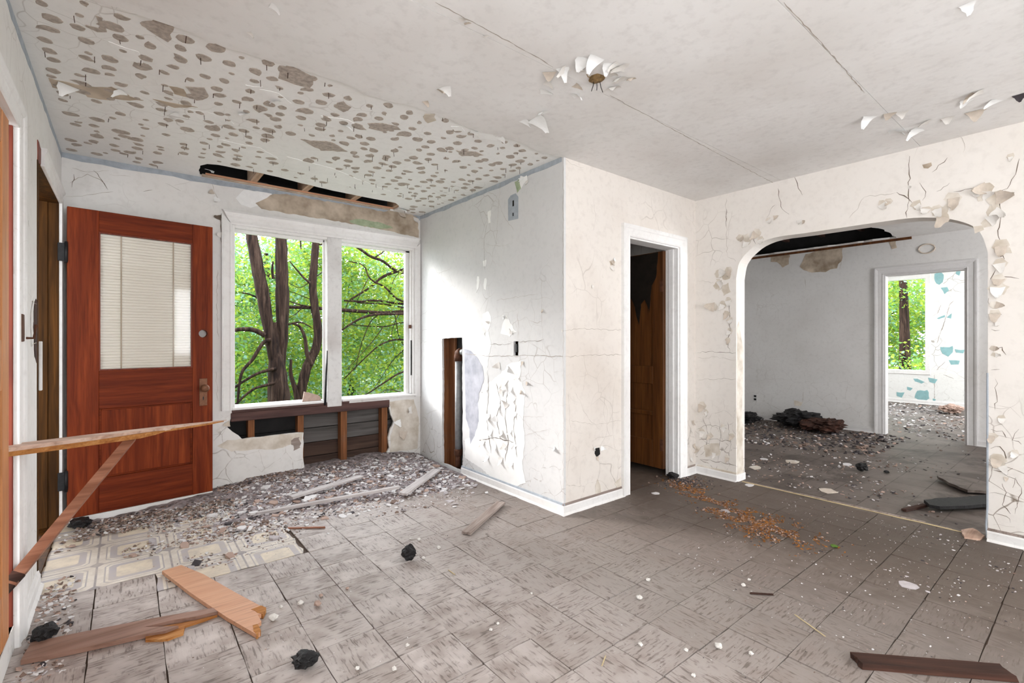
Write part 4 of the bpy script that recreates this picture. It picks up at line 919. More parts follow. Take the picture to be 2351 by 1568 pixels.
for px, w2, mt in (([(1068, 812), (1120, 817), (1180, 817), (1240, 816), (1294, 819)], 0.004, 'crack_soft'), ([(1192, 785), (1240, 782), (1250, 778)], 0.003, 'crack'), ([(1189, 720), (1192, 790), (1194, 830)], 0.003, 'crack_soft'), ([(1244, 640), (1245, 740), (1248, 815)], 0.002, 'crack_soft'),
    ([(1125, 790), (1150, 791), (1175, 788)], 0.003, 'crack'), ([(1120, 850), (1122, 900), (1118, 960), (1128, 1040)], 0.006, 'crack'), ([(1140, 880), (1150, 920), (1140, 960), (1150, 1010)], 0.006, 'crack'), ([(1165, 900), (1160, 960), (1168, 1010), (1160, 1060)], 0.006, 'crack'), ([(1185, 930), (1180, 980), (1188, 1050)], 0.006, 'crack'), ([(1100, 1010), (1140, 1005), (1180, 1015)], 0.006, 'crack'),
    ([(1120, 440), (1140, 450), (1160, 500), (1180, 530)], 0.0022, 'crack_soft'), ([(1150, 420), (1145, 480), (1140, 560)], 0.0022, 'crack_soft'), ([(1118, 515), (1112, 560), (1114, 620)], 0.003, 'crack'), ([(1115, 560), (1150, 565), (1175, 560)], 0.002, 'crack_soft'), ([(1190, 950), (1215, 980), (1250, 1010)], 0.0016, 'crack_soft'), ([(1200, 958), (1250, 955)], 0.0016, 'crack_soft'), ([(1205, 1000), (1260, 985)], 0.0016, 'crack_soft'),
    ([(1140, 690), (1200, 680), (1235, 675)], 0.002, 'crack_soft'), ([(1215, 735), (1235, 742), (1244, 738)], 0.003, 'crack_soft'), ([(990, 820), (985, 870), (992, 940), (986, 1000)], 0.002, 'crack_soft'), ([(975, 850), (1005, 860)], 0.002, 'crack_soft'), ([(980, 900), (1010, 905)], 0.002, 'crack_soft'), ([(978, 950), (1008, 940)], 0.002, 'crack_soft'),
    ([(1294, 380), (1294, 600), (1294, 800), (1294, 1000), (1294, 1150)], 0.003, 'crack_soft')):
    crack(F_bump, st_bump, px, wb, w2, mt)
# blue-grey edge of an older scheme under the ceiling
for fr, a, b, par in ((F_bump, YB+0.02, YW, wb), (F_win, XL, XB, ww), (F_left, 2.35, YW, wl)):
    n2 = 26
    top_ = [(a+(b-a)*i/n2, HC-0.0) for i in range(n2+1)]; bot_ = [(a+(b-a)*i/n2, HC-0.038-random.uniform(-.008, .008)) for i in range(n2, -1, -1)]
    slab('old_paint_band', top_+bot_, [], fr, 0.001, M['bluegrey'], par, d0=0.001)

# --- window wall
patch('bare_patch', P_(st_win, [(588, 468), (630, 444), (660, 446), (720, 458), (800, 470), (880, 486), (925, 480), (958, 500), (962, 545), (900, 532), (800, 512), (700, 496), (600, 480)]), F_win, M['bare_brown'], ww, 0.0012, 0.006, 0.03)
patch('old_paint_patch', P_(st_win, [(801, 506), (830, 503), (880, 513), (902, 523), (880, 526), (840, 520), (805, 512)]), F_win, M['bare_green'], ww, 0.002, 0.005, 0.03)
patch('bare_patch', P_(st_win, [(893, 922), (950, 916), (955, 935), (962, 960), (958, 1030), (925, 1035), (895, 1038), (897, 1000), (905, 970), (898, 950)]), F_win, M['bare_beige'], ww, 0.0012, 0.006, 0.03)
patch('bare_patch', P_(st_win, [(520, 1010), (560, 1008), (640, 999), (695, 993), (694, 1012), (640, 1030), (580, 1033), (530, 1036), (500, 1024)]), F_win, M['bare_beige'], ww, 0.0012, 0.006, 0.03)
patch('mould_stain', P_(st_win, [(670, 1012), (685, 1003), (691, 1012), (688, 1030), (676, 1034)]), F_win, M['lath_brown'], ww, 0.002, 0.012, 0.02)
patch('old_paint_patch', P_(st_win, [(600, 470), (575, 478), (552, 470), (540, 455), (560, 436), (600, 440), (625, 446)]), F_win, M['flake_white'], ww, 0.0016, 0.004, 0.03)
flakes(st_win, F_win, [(508, 500, 20, 90, 'crack'), (509, 540, 16, 80, 'flake'), (500, 455, 20, 150, 'flake_white'), (490, 440, 16, 120, 'flake_tan'), (920, 485, 26, 200, 'flake_tan'), (955, 500, 18, 170, 'flake'), (925, 990, 26, 170, 'flake_tan'), (912, 965, 20, 200, 'flake_white'), (945, 940, 22, 100, 'flake'), (528, 972, 18, 100, 'flake_tan'), (500, 985, 16, 210, 'flake')], ww, 1)
for px, w2, mt in (([(165, 385), (200, 395), (250, 392)], .003, 'crack_soft'), ([(160, 420), (200, 400), (230, 412), (245, 432)], .004, 'crack_soft'), ([(150, 450), (200, 448), (260, 440)], .003, 'crack_soft'), ([(215, 392), (235, 415), (248, 436)], .003, 'crack'), ([(250, 400), (300, 405)], .002, 'crack_soft'), ([(170, 400), (165, 430)], .004, 'crack'), ([(380, 420), (400, 430), (415, 438)], .003, 'crack'), ([(400, 425), (440, 415)], .002, 'crack_soft'), ([(330, 440), (350, 436)], .004, 'crack'), ([(508, 490), (507, 520), (509, 560)], .006, 'crack'),
    ([(500, 620), (497, 700), (502, 780)], .003, 'crack_soft'), ([(495, 850), (500, 920)], .002, 'crack_soft'), ([(490, 1012), (515, 985), (530, 972)], .003, 'crack'), ([(475, 400), (490, 430), (500, 460)], .004, 'crack_soft'), ([(555, 420), (575, 410), (620, 425)], .003, 'crack_soft')):
    crack(F_win, st_win, px, ww, w2, mt)
# --- closet front wall
flakes(st_clos, F_clos, [(1405, 598, 16, 180, 'flake_tan'), (1412, 595, 14, 120, 'flake_white'), (1403, 612, 14, 200, 'flake'), (1366, 1030, 16, 90, 'flake_white'), (1378, 1030, 16, 270, 'flake_white'), (1370, 1048, 12, 180, 'flake_tan'), (1360, 655, 10, 160, 'flake'), (1590, 965, 14, 180, 'flake_tan'), (1587, 985, 12, 150, 'flake'), (1592, 1020, 14, 200, 'flake_tan'), (1586, 1050, 14, 180, 'flake')], wc_, 1)
slab('hole', ragged(P_(st_clos, [(1366, 1030), (1376, 1028), (1378, 1042), (1370, 1050), (1365, 1042)]), .002, .02), [], F_clos, 0.001, M['dark'], wc_, d0=0.001)  # flat dark patch painted for the shade inside a hole
slab('hole', ragged(P_(st_clos, [(1399, 600), (1412, 598), (1410, 606), (1402, 609)]), .002, .02), [], F_clos, 0.001, M['bare_brown'], wc_, d0=0.001)
patch('damp_stain', P_(st_clos, [(1366, 1115), (1372, 1100), (1378, 1112), (1380, 1130), (1368, 1136)]), F_clos, M['bare_beige'], wc_, .0006, .003, .03)
patch('damp_stain', P_(st_clos, [(1410, 1110), (1425, 1095), (1428, 1115), (1418, 1120)]), F_clos, M['bare_beige'], wc_, .0006, .003, .03)
for px, w2, mt in (([(1294, 760), (1330, 754), (1380, 757), (1428, 758)], .003, 'crack_soft'), ([(1296, 819), (1350, 815), (1428, 814)], .004, 'crack_soft'), ([(1320, 900), (1350, 960), (1375, 985)], .002, 'crack_soft'), ([(1340, 810), (1345, 850), (1338, 900)], .002, 'crack_soft'), ([(1390, 905), (1385, 950), (1400, 1000)], .002, 'crack_soft'), ([(1310, 965), (1360, 975), (1428, 965)], .002, 'crack_soft'), ([(1302, 1100), (1310, 1000), (1305, 900)], .002, 'crack_soft'), ([(1296, 363), (1312, 378), (1340, 385)], .002, 'crack_soft'), ([(1362, 460), (1368, 500), (1362, 530)], .0016, 'crack_soft'), ([(1410, 880), (1405, 960), (1412, 1040)], .002, 'crack_soft')):
    crack(F_clos, st_clos, px, wc_, w2, mt)
# --- arch wall
slab('hole', ragged(P_(st_arch, [(2117, 378), (2139, 373), (2139, 380), (2130, 387), (2121, 386)]), .002, .02), [], F_arch, 0.001, M['bare_brown'], wa, d0=0.001)
for pts in ([(1654, 628), (1668, 622), (1678, 630), (1676, 640), (1660, 642)], [(1645, 640), (1652, 640), (1654, 665), (1648, 668)], [(1655, 655), (1672, 650), (1678, 670), (1662, 680)], [(1616, 1020), (1650, 1018), (1655, 1045), (1620, 1048)], [(2150, 490), (2165, 475), (2180, 462), (2178, 485), (2168, 505)], [(2235, 520), (2256, 517), (2258, 528), (2240, 535)], [(2276, 445), (2292, 448), (2296, 480), (2280, 490)], [(2295, 565), (2318, 568), (2322, 580), (2300, 582)], [(1704, 540), (1720, 535), (1722, 552), (1708, 552)]):
    patch('bare_patch', P_(st_arch, pts), F_arch, M['bare_beige'], wa, 0.001, 0.005, 0.02)
fa = [(1700, 545, 22, 150, 'flake_tan'), (1715, 555, 22, 200, 'flake'), (1738, 535, 24, 220, 'flake_tan'), (1745, 550, 18, 160, 'flake'), (1765, 505, 16, 150, 'flake'), (1782, 495, 14, 190, 'flake_tan'), (1836, 505, 14, 180, 'flake'), (1842, 510, 12, 90, 'flake_tan'),
      (1650, 628, 26, 90, 'flake'), (1672, 622, 22, 160, 'flake_tan'), (1650, 655, 24, 60, 'flake'), (1640, 705, 26, 280, 'flake_tan'), (1660, 700, 22, 200, 'flake'), (1672, 690, 20, 170, 'flake'), (1668, 720, 20, 190, 'flake_tan'), (1676, 735, 18, 160, 'flake'), (1675, 760, 16, 200, 'flake'), (1672, 780, 16, 180, 'flake_tan'), (1612, 930, 22, 190, 'flake_tan'), (1620, 945, 16, 150, 'flake'),
      (1612, 990, 18, 180, 'flake'), (1630, 1000, 16, 200, 'flake_tan'), (1660, 980, 16, 160, 'flake'), (1680, 1000, 16, 190, 'flake_tan'), (1640, 1040, 16, 180, 'flake'), (1670, 1050, 16, 190, 'flake_tan'),
      (2025, 468, 22, 150, 'flake'), (2040, 462, 18, 200, 'flake_tan'), (2105, 470, 24, 160, 'flake'), (2125, 480, 22, 200, 'flake'), (2150, 480, 30, 160, 'flake'), (2165, 500, 34, 200, 'flake_tan'), (2190, 455, 40, 180, 'flake_tan'), (2240, 438, 24, 170, 'flake'), (2256, 450, 28, 90, 'flake'), (2265, 432, 34, 260, 'flake_tan'),
      (2285, 455, 40, 90, 'flake_tan'), (2280, 485, 34, 130, 'flake'), (2270, 510, 30, 60, 'flake'), (2298, 565, 36, 180, 'flake_tan'), (2295, 605, 28, 170, 'flake'), (2292, 640, 26, 190, 'flake_tan'), (2290, 660, 36, 180, 'flake_white'), (2285, 700, 20, 100, 'flake_tan'), (2283, 720, 26, 180, 'flake_tan'), (2290, 740, 14, 180, 'flake'), (2280, 800, 16, 90, 'flake_tan'), (2285, 815, 16, 90, 'flake'),
      (2275, 1000, 24, 180, 'flake_tan'), (2290, 1055, 30, 190, 'flake_tan'), (2300, 1070, 24, 150, 'flake'), (2310, 1095, 12, 180, 'flake_tan'), (2330, 1040, 20, 200, 'flake'), (2300, 960, 18, 180, 'flake'), (2320, 360, 16, 180, 'flake'), (2085, 430, 12, 100, 'flake'), (1600, 1060, 14, 180, 'flake'), (1600, 1030, 16, 190, 'flake_tan')]
flakes(st_arch, F_arch, fa, wa, 1)
for px, w2, mt in (([(1825, 398), (1828, 415), (1832, 432), (1842, 448)], .005, 'crack'), ([(1786, 432), (1790, 455), (1796, 480), (1812, 492)], .005, 'crack'), ([(2089, 358), (2087, 400), (2086, 440), (2082, 500)], .005, 'crack'), ([(2058, 442), (2075, 450), (2095, 466)], .006, 'crack'), ([(1985, 452), (2010, 450), (2058, 442)], .003, 'crack_soft'), ([(1950, 500), (1970, 480), (1985, 452)], .003, 'crack_soft'),
    ([(1600, 809), (1640, 808), (1690, 810)], .004, 'crack'), ([(1600, 822), (1640, 820), (1690, 826)], .002, 'crack_soft'), ([(1600, 872), (1650, 869), (1690, 870)], .003, 'crack_soft'), ([(1667, 455), (1668, 520), (1670, 590), (1690, 600)], .003, 'crack_soft'), ([(1668, 480), (1667, 520)], .005, 'crack'), ([(1600, 645), (1640, 648)], .002, 'crack_soft'), ([(1674, 690), (1676, 740), (1672, 790), (1676, 810)], .005, 'crack'), ([(1760, 500), (1770, 480), (1780, 470)], .003, 'crack'), ([(1725, 540), (1735, 560)], .004, 'crack'),
    ([(2340, 365), (2332, 400), (2318, 425), (2300, 438), (2297, 480), (2292, 540), (2298, 570), (2306, 595)], .005, 'crack'), ([(2270, 512), (2290, 485), (2298, 478)], .005, 'crack'), ([(2150, 440), (2165, 430), (2180, 420)], .003, 'crack'), ([(2190, 440), (2230, 432), (2265, 436)], .004, 'crack'), ([(2110, 420), (2125, 440), (2118, 460)], .003, 'crack'), ([(2140, 395), (2155, 380), (2175, 362)], .004, 'crack'), ([(2285, 620), (2275, 640), (2300, 636), (2340, 640)], .004, 'crack'), ([(2270, 685), (2272, 700)], .004, 'crack'),
    ([(2275, 720), (2300, 722)], .008, 'crack'), ([(2275, 755), (2295, 758)], .004, 'crack'), ([(2280, 800), (2300, 798), (2310, 815)], .005, 'crack'), ([(2275, 850), (2295, 848)], .003, 'crack'), ([(2285, 870), (2290, 910), (2285, 940)], .003, 'crack'), ([(2275, 985), (2300, 990), (2310, 1005)], .004, 'crack'), ([(2290, 930), (2320, 935), (2345, 960)], .002, 'crack_soft'), ([(2340, 985), (2325, 1010), (2345, 1020)], .004, 'crack'), ([(2275, 1030), (2295, 1025), (2310, 1050), (2300, 1075)], .005, 'crack'), ([(2280, 1080), (2310, 1085), (2325, 1075)], .005, 'crack'), ([(2300, 1110), (2310, 1130), (2300, 1160), (2320, 1180)], .005, 'crack'), ([(2270, 1132), (2300, 1134), (2335, 1150), (2330, 1180)], .003, 'crack'), ([(2300, 1085), (2330, 1100), (2325, 1120)], .003, 'crack'), ([(2330, 1095), (2345, 1120), (2335, 1160)], .003, 'crack'), ([(2285, 1180), (2310, 1185), (2320, 1200)], .003, 'crack'), ([(2280, 1205), (2330, 1210)], .002, 'crack_soft'),
    ([(1615, 960), (1625, 1000), (1618, 1030)], .004, 'crack'), ([(1605, 1010), (1640, 1008), (1680, 1015)], .004, 'crack'), ([(1650, 960), (1655, 1000), (1648, 1050)], .003, 'crack'), ([(1610, 1055), (1650, 1060), (1690, 1068)], .004, 'crack'), ([(1670, 970), (1678, 1020), (1672, 1060)], .003, 'crack'), ([(1600, 985), (1630, 975), (1670, 985)], .003, 'crack'), ([(2200, 300), (2215, 330), (2212, 350)], .002, 'crack_soft')):
    crack(F_arch, st_arch, px, wa, w2, mt, amp=0.008)
# worn inner edge of the left arch jamb
slab('bare_edge', ragged([(XC+0.012, 0.07), (XC+AT-0.03, 0.07), (XC+AT-0.04, 0.6), (XC+AT-0.02, 1.1), (XC+0.05, 1.35), (XC+0.01, 1.3)], .012, .05), [], lambda s, t, d=0: Vector((s, 1.96-d, t)), 0.001, M['bare_beige'], wa, d0=0.001)
vs, fs = tube([(XC-0.004, 0.452, 0.02), (XC-0.006, 0.456, 0.10), (XC-0.003, 0.451, 0.2), (XC-0.003, 0.451, 1.0)], 0.005, 6)
link('corner_bead', mesh_from('corner_bead', vs, fs), M['bluegrey'], wa)
# --- far grey wall
for pts, mk in (([(1842, 600), (1850, 585), (1895, 572), (1935, 568), (1936, 590), (1920, 615), (1895, 625), (1855, 625), (1838, 612)], 'bare_brown'), ([(1770, 588), (1790, 580), (1812, 578), (1812, 605), (1795, 615), (1785, 600), (1772, 602)], 'bare_brown'), ([(2040, 555), (2058, 548), (2060, 568), (2046, 572)], 'bare_brown'), ([(1822, 920), (1842, 922), (1840, 932), (1826, 930)], 'bare_beige')):
    patch('bare_patch', P_(st_mid, pts), F_mid, M[mk], wm, 0.002, 0.012, 0.05)
sweep('torn_edge', [(0, 0), (0, 0.02), (0.03, 0.02), (0.03, 0)], [(1.5, HC-0.03), (3.6, HC-0.03)], F_mid, M['wood_closet'], wm)
for px in ([(1935, 560), (1928, 620)], [(1848, 640), (1850, 660)], [(1845, 900), (1842, 925)], [(1770, 930), (1790, 940)]): crack(F_mid, st_mid, px, wm, .006, 'crack_soft')
# --- bedroom wall
for pts in ([(2145, 630), (2158, 624), (2168, 630), (2166, 648), (2158, 655), (2146, 645)], [(2160, 662), (2175, 658), (2178, 668), (2168, 674)], [(2196, 620), (2206, 618), (2202, 632), (2194, 628)], [(2152, 730), (2168, 722), (2170, 728), (2154, 734)], [(2175, 728), (2184, 720), (2182, 732)], [(2158, 798), (2188, 795), (2186, 808), (2176, 818), (2164, 810)], [(2194, 802), (2214, 804), (2212, 812), (2196, 810)], [(2180, 826), (2204, 828), (2200, 836), (2184, 836)],
            [(2098, 868), (2122, 876), (2116, 882), (2100, 876)], [(2132, 866), (2152, 870), (2148, 880), (2134, 878)], [(2082, 888), (2096, 892), (2090, 898), (2082, 896)], [(2104, 898), (2130, 895), (2134, 915), (2118, 922), (2100, 912)], [(2058, 900), (2076, 902), (2072, 912), (2060, 910)], [(2142, 916), (2148, 918), (2146, 926), (2142, 926)], [(2095, 850), (2110, 856), (2100, 860)]):
    patch('old_paint_patch', P_(st_far, pts), F_far, M['turquoise'], wf, 0.002, 0.012, 0.05)
for px in ([(2165, 652), (2190, 630), (2205, 615)], [(2150, 790), (2165, 750), (2180, 700), (2190, 690)], [(2160, 760), (2170, 735)], [(2150, 850), (2170, 830)], [(2152, 720), (2160, 700)], [(2145, 860), (2146, 925)], [(2165, 860), (2190, 870)]): crack(F_far, st_far, px, wf, .010, 'crack_soft')
baseboard('baseboard_bedroom', 'grimy baseboard under the bedroom window', F_far, -0.2, 3.6, M['trim'])

# --- left wall details
for px, w2, mt in (([(75, 690), (70, 720), (72, 790)], .012, 'crack'), ([(65, 505), (66, 520)], .010, 'crack'), ([(8, 180), (14, 200)], .006, 'crack')):
    crack(F_left, st_left, px, wl, w2, mt)
slab('broken_plaster', ragged([(3.16, 1.12), (3.255, 1.08), (3.258, 1.36), (3.21, 1.40), (3.15, 1.36), (3.13, 1.25)], .008, .03), [], F_left, 0.002, M['timber_dark'], wl, d0=0.002)
slab('broken_plaster', ragged([(3.262, 2.07), (3.36, 2.075), (3.37, 2.16), (3.26, 2.17)], .006, .03), [], F_left, 0.003, M['wood_red'], wl, d0=0.003)
flakes(st_left, F_left, [(74, 690, 12, 180, 'flake_tan'), (72, 795, 14, 20, 'flake_tan')], wl, 1)
wsp = box('loose_strip', (XL+0.004, 3.262, 0.95), (XL+0.016, 3.285, 1.19), M['trim'], wl, 0.002)

# ================================================================== CEILING: SPOTS AND FLAKES
def spot_mesh(seed):
    rd = random.Random(seed); k = 12; vs = [(0, 0, 0.0022)]; 
    rr = [1+rd.uniform(-0.10, 0.10) for _ in range(k)]
    if seed % 3 == 0: q = rd.randrange(k); rr[q] *= 1.7; rr[(q+1) % k] *= 1.25
    for h, sc_ in ((0.0022, 0.82), (0.0010, 1.0), (-0.001, 1.02)):
        for i in range(k): a = 2*math.pi*i/k; vs.append((math.cos(a)*rr[i]*sc_, math.sin(a)*rr[i]*sc_, h))
    fs = [(0, 1+i, 1+(i+1) % k) for i in range(k)]
    for r in range(2):
        for i in range(k): a = 1+r*k+i; b = 1+r*k+(i+1) % k; fs.append((a, a+k, b+k, b))
    return vs, fs
spot_data = [spot_mesh(k) for k in range(9)]
spot_meshes = []
for k, (vs, fs) in enumerate(spot_data):
    me = mesh_from('lath_spot', [(x, y, -z) for x, y, z in vs], fs); fix_normals(me); me.materials.append(M['paper']); spot_meshes.append(me)
cand = []
yy = 2.40
while yy < YW-0.04:
    xx = XL+0.06+random.uniform(0, 0.05)
    while xx < XB-0.03:
        x = xx+random.gauss(0, 0.014); y = yy+random.gauss(0, 0.016)
        xx += 0.104
        if random.random() < 0.10 or noise.noise(Vector((x*1.9, y*1.9, 3.3))) > 0.42: continue
        if 0.38 < x < 2.06 and y > 3.95: continue
        if y < 2.36 or y > YW-0.03 or x < XL+0.03 or x > XB-0.03: continue
        cand.append((x, y))
    yy += 0.094
cand.sort(key=lambda p: p[0]**2+p[1]**2)
def spot_xf():
    return random.uniform(0.020, 0.031)*random.choice((1, 1, 1, 1.25, 0.6)), random.uniform(0.75, 1.15), random.uniform(0, 6.28)
small_v, small_f = [], []
for i, (x, y) in enumerate(cand):
    r, asp, a = spot_xf()
    if i < 300:
        o = bpy.data.objects.new('lath_spot', spot_meshes[random.randrange(9)]); C.objects.link(o); o.parent = ce
        o.location = (x, y, HC); o.scale = (r, r*asp, 1); o.rotation_euler = (0, 0, a)
    else:
        vs, fs = spot_data[random.randrange(9)]; b = len(small_v)
        for vx, vy, vz in vs: small_v.append((x+(vx*math.cos(a)-vy*asp*math.sin(a))*r, y+(vx*math.sin(a)+vy*asp*math.cos(a))*r, HC-vz))
        small_f += [tuple(q+b for q in f) for f in fs]
if small_v: me = mesh_from('lath_spots', small_v, small_f); fix_normals(me); tag(link('lath_spotting', me, M['paper'], ce), kind='stuff')
# plaster keys and nails hanging from the board
hv, hf = [], []
for (x, y) in random.sample(cand, min(110, len(cand))):
    x += random.uniform(-.03, .03); y += random.uniform(-.03, .03); L_ = random.uniform(0.012, 0.035)
    vs, fs = tube([(x, y, HC), (x+random.uniform(-.003, .003), y, HC-L_)], 0.0016, 4); b = len(hv); hv += vs; hf += [tuple(q+b for q in f) for f in fs]
tag(link('hanging_fibres', mesh_from('hanging_fibres', hv, hf), M['timber_dark'], ce), kind='stuff')
# larger brown and white torn areas
for pts, mk in (([(640, 160), (662, 150), (700, 166), (722, 175), (712, 200), (690, 196), (640, 180)], 'paper'), ([(345, 50), (372, 40), (398, 60), (388, 95), (360, 80), (338, 66)], 'paper'), ([(770, 240), (785, 232), (805, 246), (788, 258)], 'paper'), ([(846, 282), (880, 282), (912, 290), (918, 298), (880, 300), (850, 294)], 'paper'), ([(1045, 345), (1095, 348), (1110, 356), (1060, 358)], 'paper'), ([(430, 200), (470, 200), (478, 225), (448, 228)], 'paper'), ([(390, 198), (425, 205), (430, 222), (400, 215)], 'bare_brown'),
    ([(110, 178), (160, 190), (240, 205), (330, 230), (300, 232), (200, 215), (120, 200)], 'bare_brown'), ([(190, 200), (260, 200), (300, 220), (250, 230), (200, 222)], 'bare_brown'), ([(350, 226), (420, 240), (455, 246), (400, 246)], 'bare_brown'), ([(225, 35), (238, 40), (243, 70), (228, 75), (200, 62), (196, 58), (225, 62), (232, 60)], 'paper'), ([(690, 320), (760, 325), (800, 348), (740, 345)], 'paper'), ([(975, 262), (998, 262), (1000, 275), (985, 282), (975, 275)], 'bare_beige'),
    ([(600, 205), (640, 215), (672, 240), (660, 262), (630, 262), (605, 235)], 'bare'), ([(735, 265), (800, 275), (830, 295), (790, 300), (745, 285)], 'bare'), ([(560, 195), (600, 200), (590, 215)], 'bare'), ([(660, 360), (760, 385), (820, 410), (900, 440), (860, 445), (760, 415), (650, 385)], 'bare'), ([(1035, 290), (1062, 288), (1068, 300), (1040, 300)], 'bare'), ([(1080, 300), (1130, 305), (1145, 322), (1100, 318)], 'bare'), ([(280, 0), (312, 0), (308, 22), (290, 18), (262, 15)], 'bare'), ([(430, 250), (520, 265), (540, 285), (470, 280)], 'bare'), ([(250, 95), (320, 120), (330, 150), (270, 130)], 'bare'), ([(500, 320), (600, 340), (640, 365), (560, 355)], 'bare')):
    patch('torn_patch', P_(st_ceil, pts), F_ceil, M[mk], ce, 0.0014, 0.008, 0.03)
# irregular lip where the smooth skin ends
lipp = [(XL, YB-0.01)]+[(XL+(XB-XL)*i/40, YB+random.uniform(-0.004, 0.026)+0.02*math.sin(i*0.7)) for i in range(41)]+[(XB, YB-0.01)]
slab('ceiling_skin_edge', lipp, [], F_ceil, 0.008, M['ceil'], ce, d0=0.007)
for (x, y, sz, ad, mk) in [(1290, 150, 40, 300, 'flake_white'), (1345, 128, 44, 340, 'flake_white'), (1372, 125, 46, 350, 'flake_white'), (1262, 160, 30, 320, 'flake_tan'), (1305, 150, 34, 10, 'flake'), (1400, 140, 34, 330, 'flake_white'), (1420, 140, 30, 20, 'flake'), (1440, 150, 44, 60, 'flake'), (1430, 180, 46, 100, 'flake'), (1410, 200, 40, 120, 'flake'), (1312, 215, 34, 200, 'flake_white'), (1318, 190, 26, 260, 'flake_tan'), (1250, 185, 26, 250, 'flake'), (1240, 205, 30, 230, 'flake_white'), (1200, 272, 30, 280, 'flake_white'), (1225, 268, 50, 270, 'flake_white'), (1255, 255, 34, 100, 'flake_white'), (1330, 160, 30, 150, 'flake'), (1395, 165, 34, 200, 'flake'), (1450, 178, 26, 120, 'flake_tan'),
    (2000, 262, 36, 320, 'flake_white'), (2045, 255, 26, 300, 'flake_tan'), (2070, 252, 28, 280, 'flake'), (2040, 300, 34, 190, 'flake_white'), (2060, 300, 28, 160, 'flake_white'), (2113, 292, 34, 340, 'flake_white'), (2135, 275, 26, 30, 'flake'), (2220, 225, 30, 300, 'flake_white'), (2240, 210, 30, 340, 'flake_tan'), (2258, 205, 34, 10, 'flake'), (2290, 225, 30, 330, 'flake_white'), (2240, 250, 34, 280, 'flake_tan'), (2175, 265, 26, 280, 'flake'), (2340, 212, 24, 270, 'chip_d'), (1020, 195, 30, 300, 'flake_white'), (1008, 205, 22, 200, 'flake_tan'), (975, 228, 18, 300, 'flake_tan'), (570, 68, 16, 300, 'flake'), (620, 5, 26, 280, 'flake_white'), (2220, 2, 34, 270, 'flake_white'), (1055, 40, 20, 200, 'flake'), (1075, 50, 18, 120, 'flake_tan'), (1120, 80, 18, 100, 'flake')]:
    s, t = st_ceil(x, y); dep = (F_ceil(s, t)-CAM).dot(FWD)
    flake(F_ceil, s, t, sz*dep/FPX*1.0, math.radians(ad), random.uniform(0.5, 1.5), M[mk], ce, 0.9, 0.009)
for px in ([(1000, 0), (1120, 65), (1240, 130), (1270, 150)], [(1400, 215), (1520, 280), (1640, 345), (1780, 420)], [(1800, 0), (1835, 38), (1900, 110), (1985, 210)]):
    crack(lambda s, t, d=0: Vector((s, t, HC-0.008-d)), st_ceil, px, ce, 0.005, 'crack_soft', amp=0.003)
for (x, y, sz, ad) in [(160, 195, 40, 30), (285, 210, 30, 60), (410, 262, 26, 100), (1080, 300, 26, 250), (1140, 312, 26, 260), (480, 390, 20, 200), (920, 480, 22, 200), (640, 235, 30, 120), (790, 290, 30, 200), (560, 262, 24, 150)]:
    s, t = st_ceil(x, y); dep = (F_ceil(s, t)-CAM).dot(FWD); flake(F_ceil, s, t, sz*dep/FPX, math.radians(ad), 1.2, M['flake_white'], ce, 0.9, 0.002)

# ================================================================== RUBBLE
def mound_h(x, y):
    """height of the heap of plaster under the window"""
    a = max(0.0, (y-3.35-0.10*math.sin(x*2.3))/(YW-3.35)); h = 0.015*min(1, a*6)+0.075*a*a
    if x < 0.75: h *= max(0.15, (x+0.2)/0.95)*0.75
    if x > 2.0: h *= max(0.35, 1-(x-2.0)/0.6)
    if a <= 0: return -0.01
    mk_ = min(1.0, max(0.0, (x-0.38-0.15*math.sin(y*5))/0.35)) if y < 4.12 else 1.0
    if mk_ <= 0: return -0.012
    h = h*mk_-0.008*(1-mk_)
    return h+0.012*noise.noise(Vector((x*9, y*9, 1)))*min(1, a*5)
NX, NY = 120, 60; vs, fs = [], []
for j in range(NY+1):
    for i in range(NX+1):
        x = XL+0.1+(XB-XL-0.1-0.02)*i/NX; y = 3.25+(YW+0.10-3.25)*j/NY
        x_ = x
        h = mound_h(x, min(y, YW))
        if not (0.72 < x < 1.95) and y > YW-0.02: y = YW-0.02
        vs.append((x_, y, h+random.uniform(-.004, .004)))
for j in range(NY):
    for i in range(NX): a = j*(NX+1)+i; fs.append((a, a+1, a+NX+2, a+NX+1))
mo = link('rubble_heap', mesh_from('rubble_heap', vs, fs), M['dirt']); tag(mo, 'low heap of dirt and crushed plaster below the window', 'rubble', kind='stuff')
def chip_geo(seed):
    rd = random.Random(seed); k = rd.randint(4, 7); pts = []
    for i in range(k): a = 2*math.pi*(i+rd.uniform(-.3, .3))/k; r = rd.uniform(0.55, 1.0); pts.append((math.cos(a)*r, math.sin(a)*r*rd.uniform(.6, 1)))
    th = rd.uniform(0.12, 0.28); vs = [(x, y, 0) for x, y in pts]+[(x*.93, y*.93, th+rd.uniform(-.04, .04)) for x, y in pts]
    fs = [tuple(range(k-1, -1, -1)), tuple(range(k, 2*k))]+[(i, (i+1) % k, k+(i+1) % k, k+i) for i in range(k)]
    return vs, fs
chips = [chip_geo(k) for k in range(24)]
cmats = ['chip_w', 'chip_g', 'chip_p', 'chip_b', 'chip_d']
chip_mesh = {}
for mk in cmats:
    for k in range(8):
        me = mesh_from('plaster_chip', *chips[k+(8 if mk != 'chip_w' else 0)]); me.materials.append(M[mk]); chip_mesh[(mk, k)] = me
labels = {'chip_w': 'flat white plaster chip lying in the rubble below the window', 'chip_g': 'grey plaster chip lying in the rubble below the window', 'chip_p': 'pinkish brown chip scattered over the old linoleum', 'chip_b': 'dark brown chip among the floor debris', 'chip_d': 'blackened chip among the floor debris'}
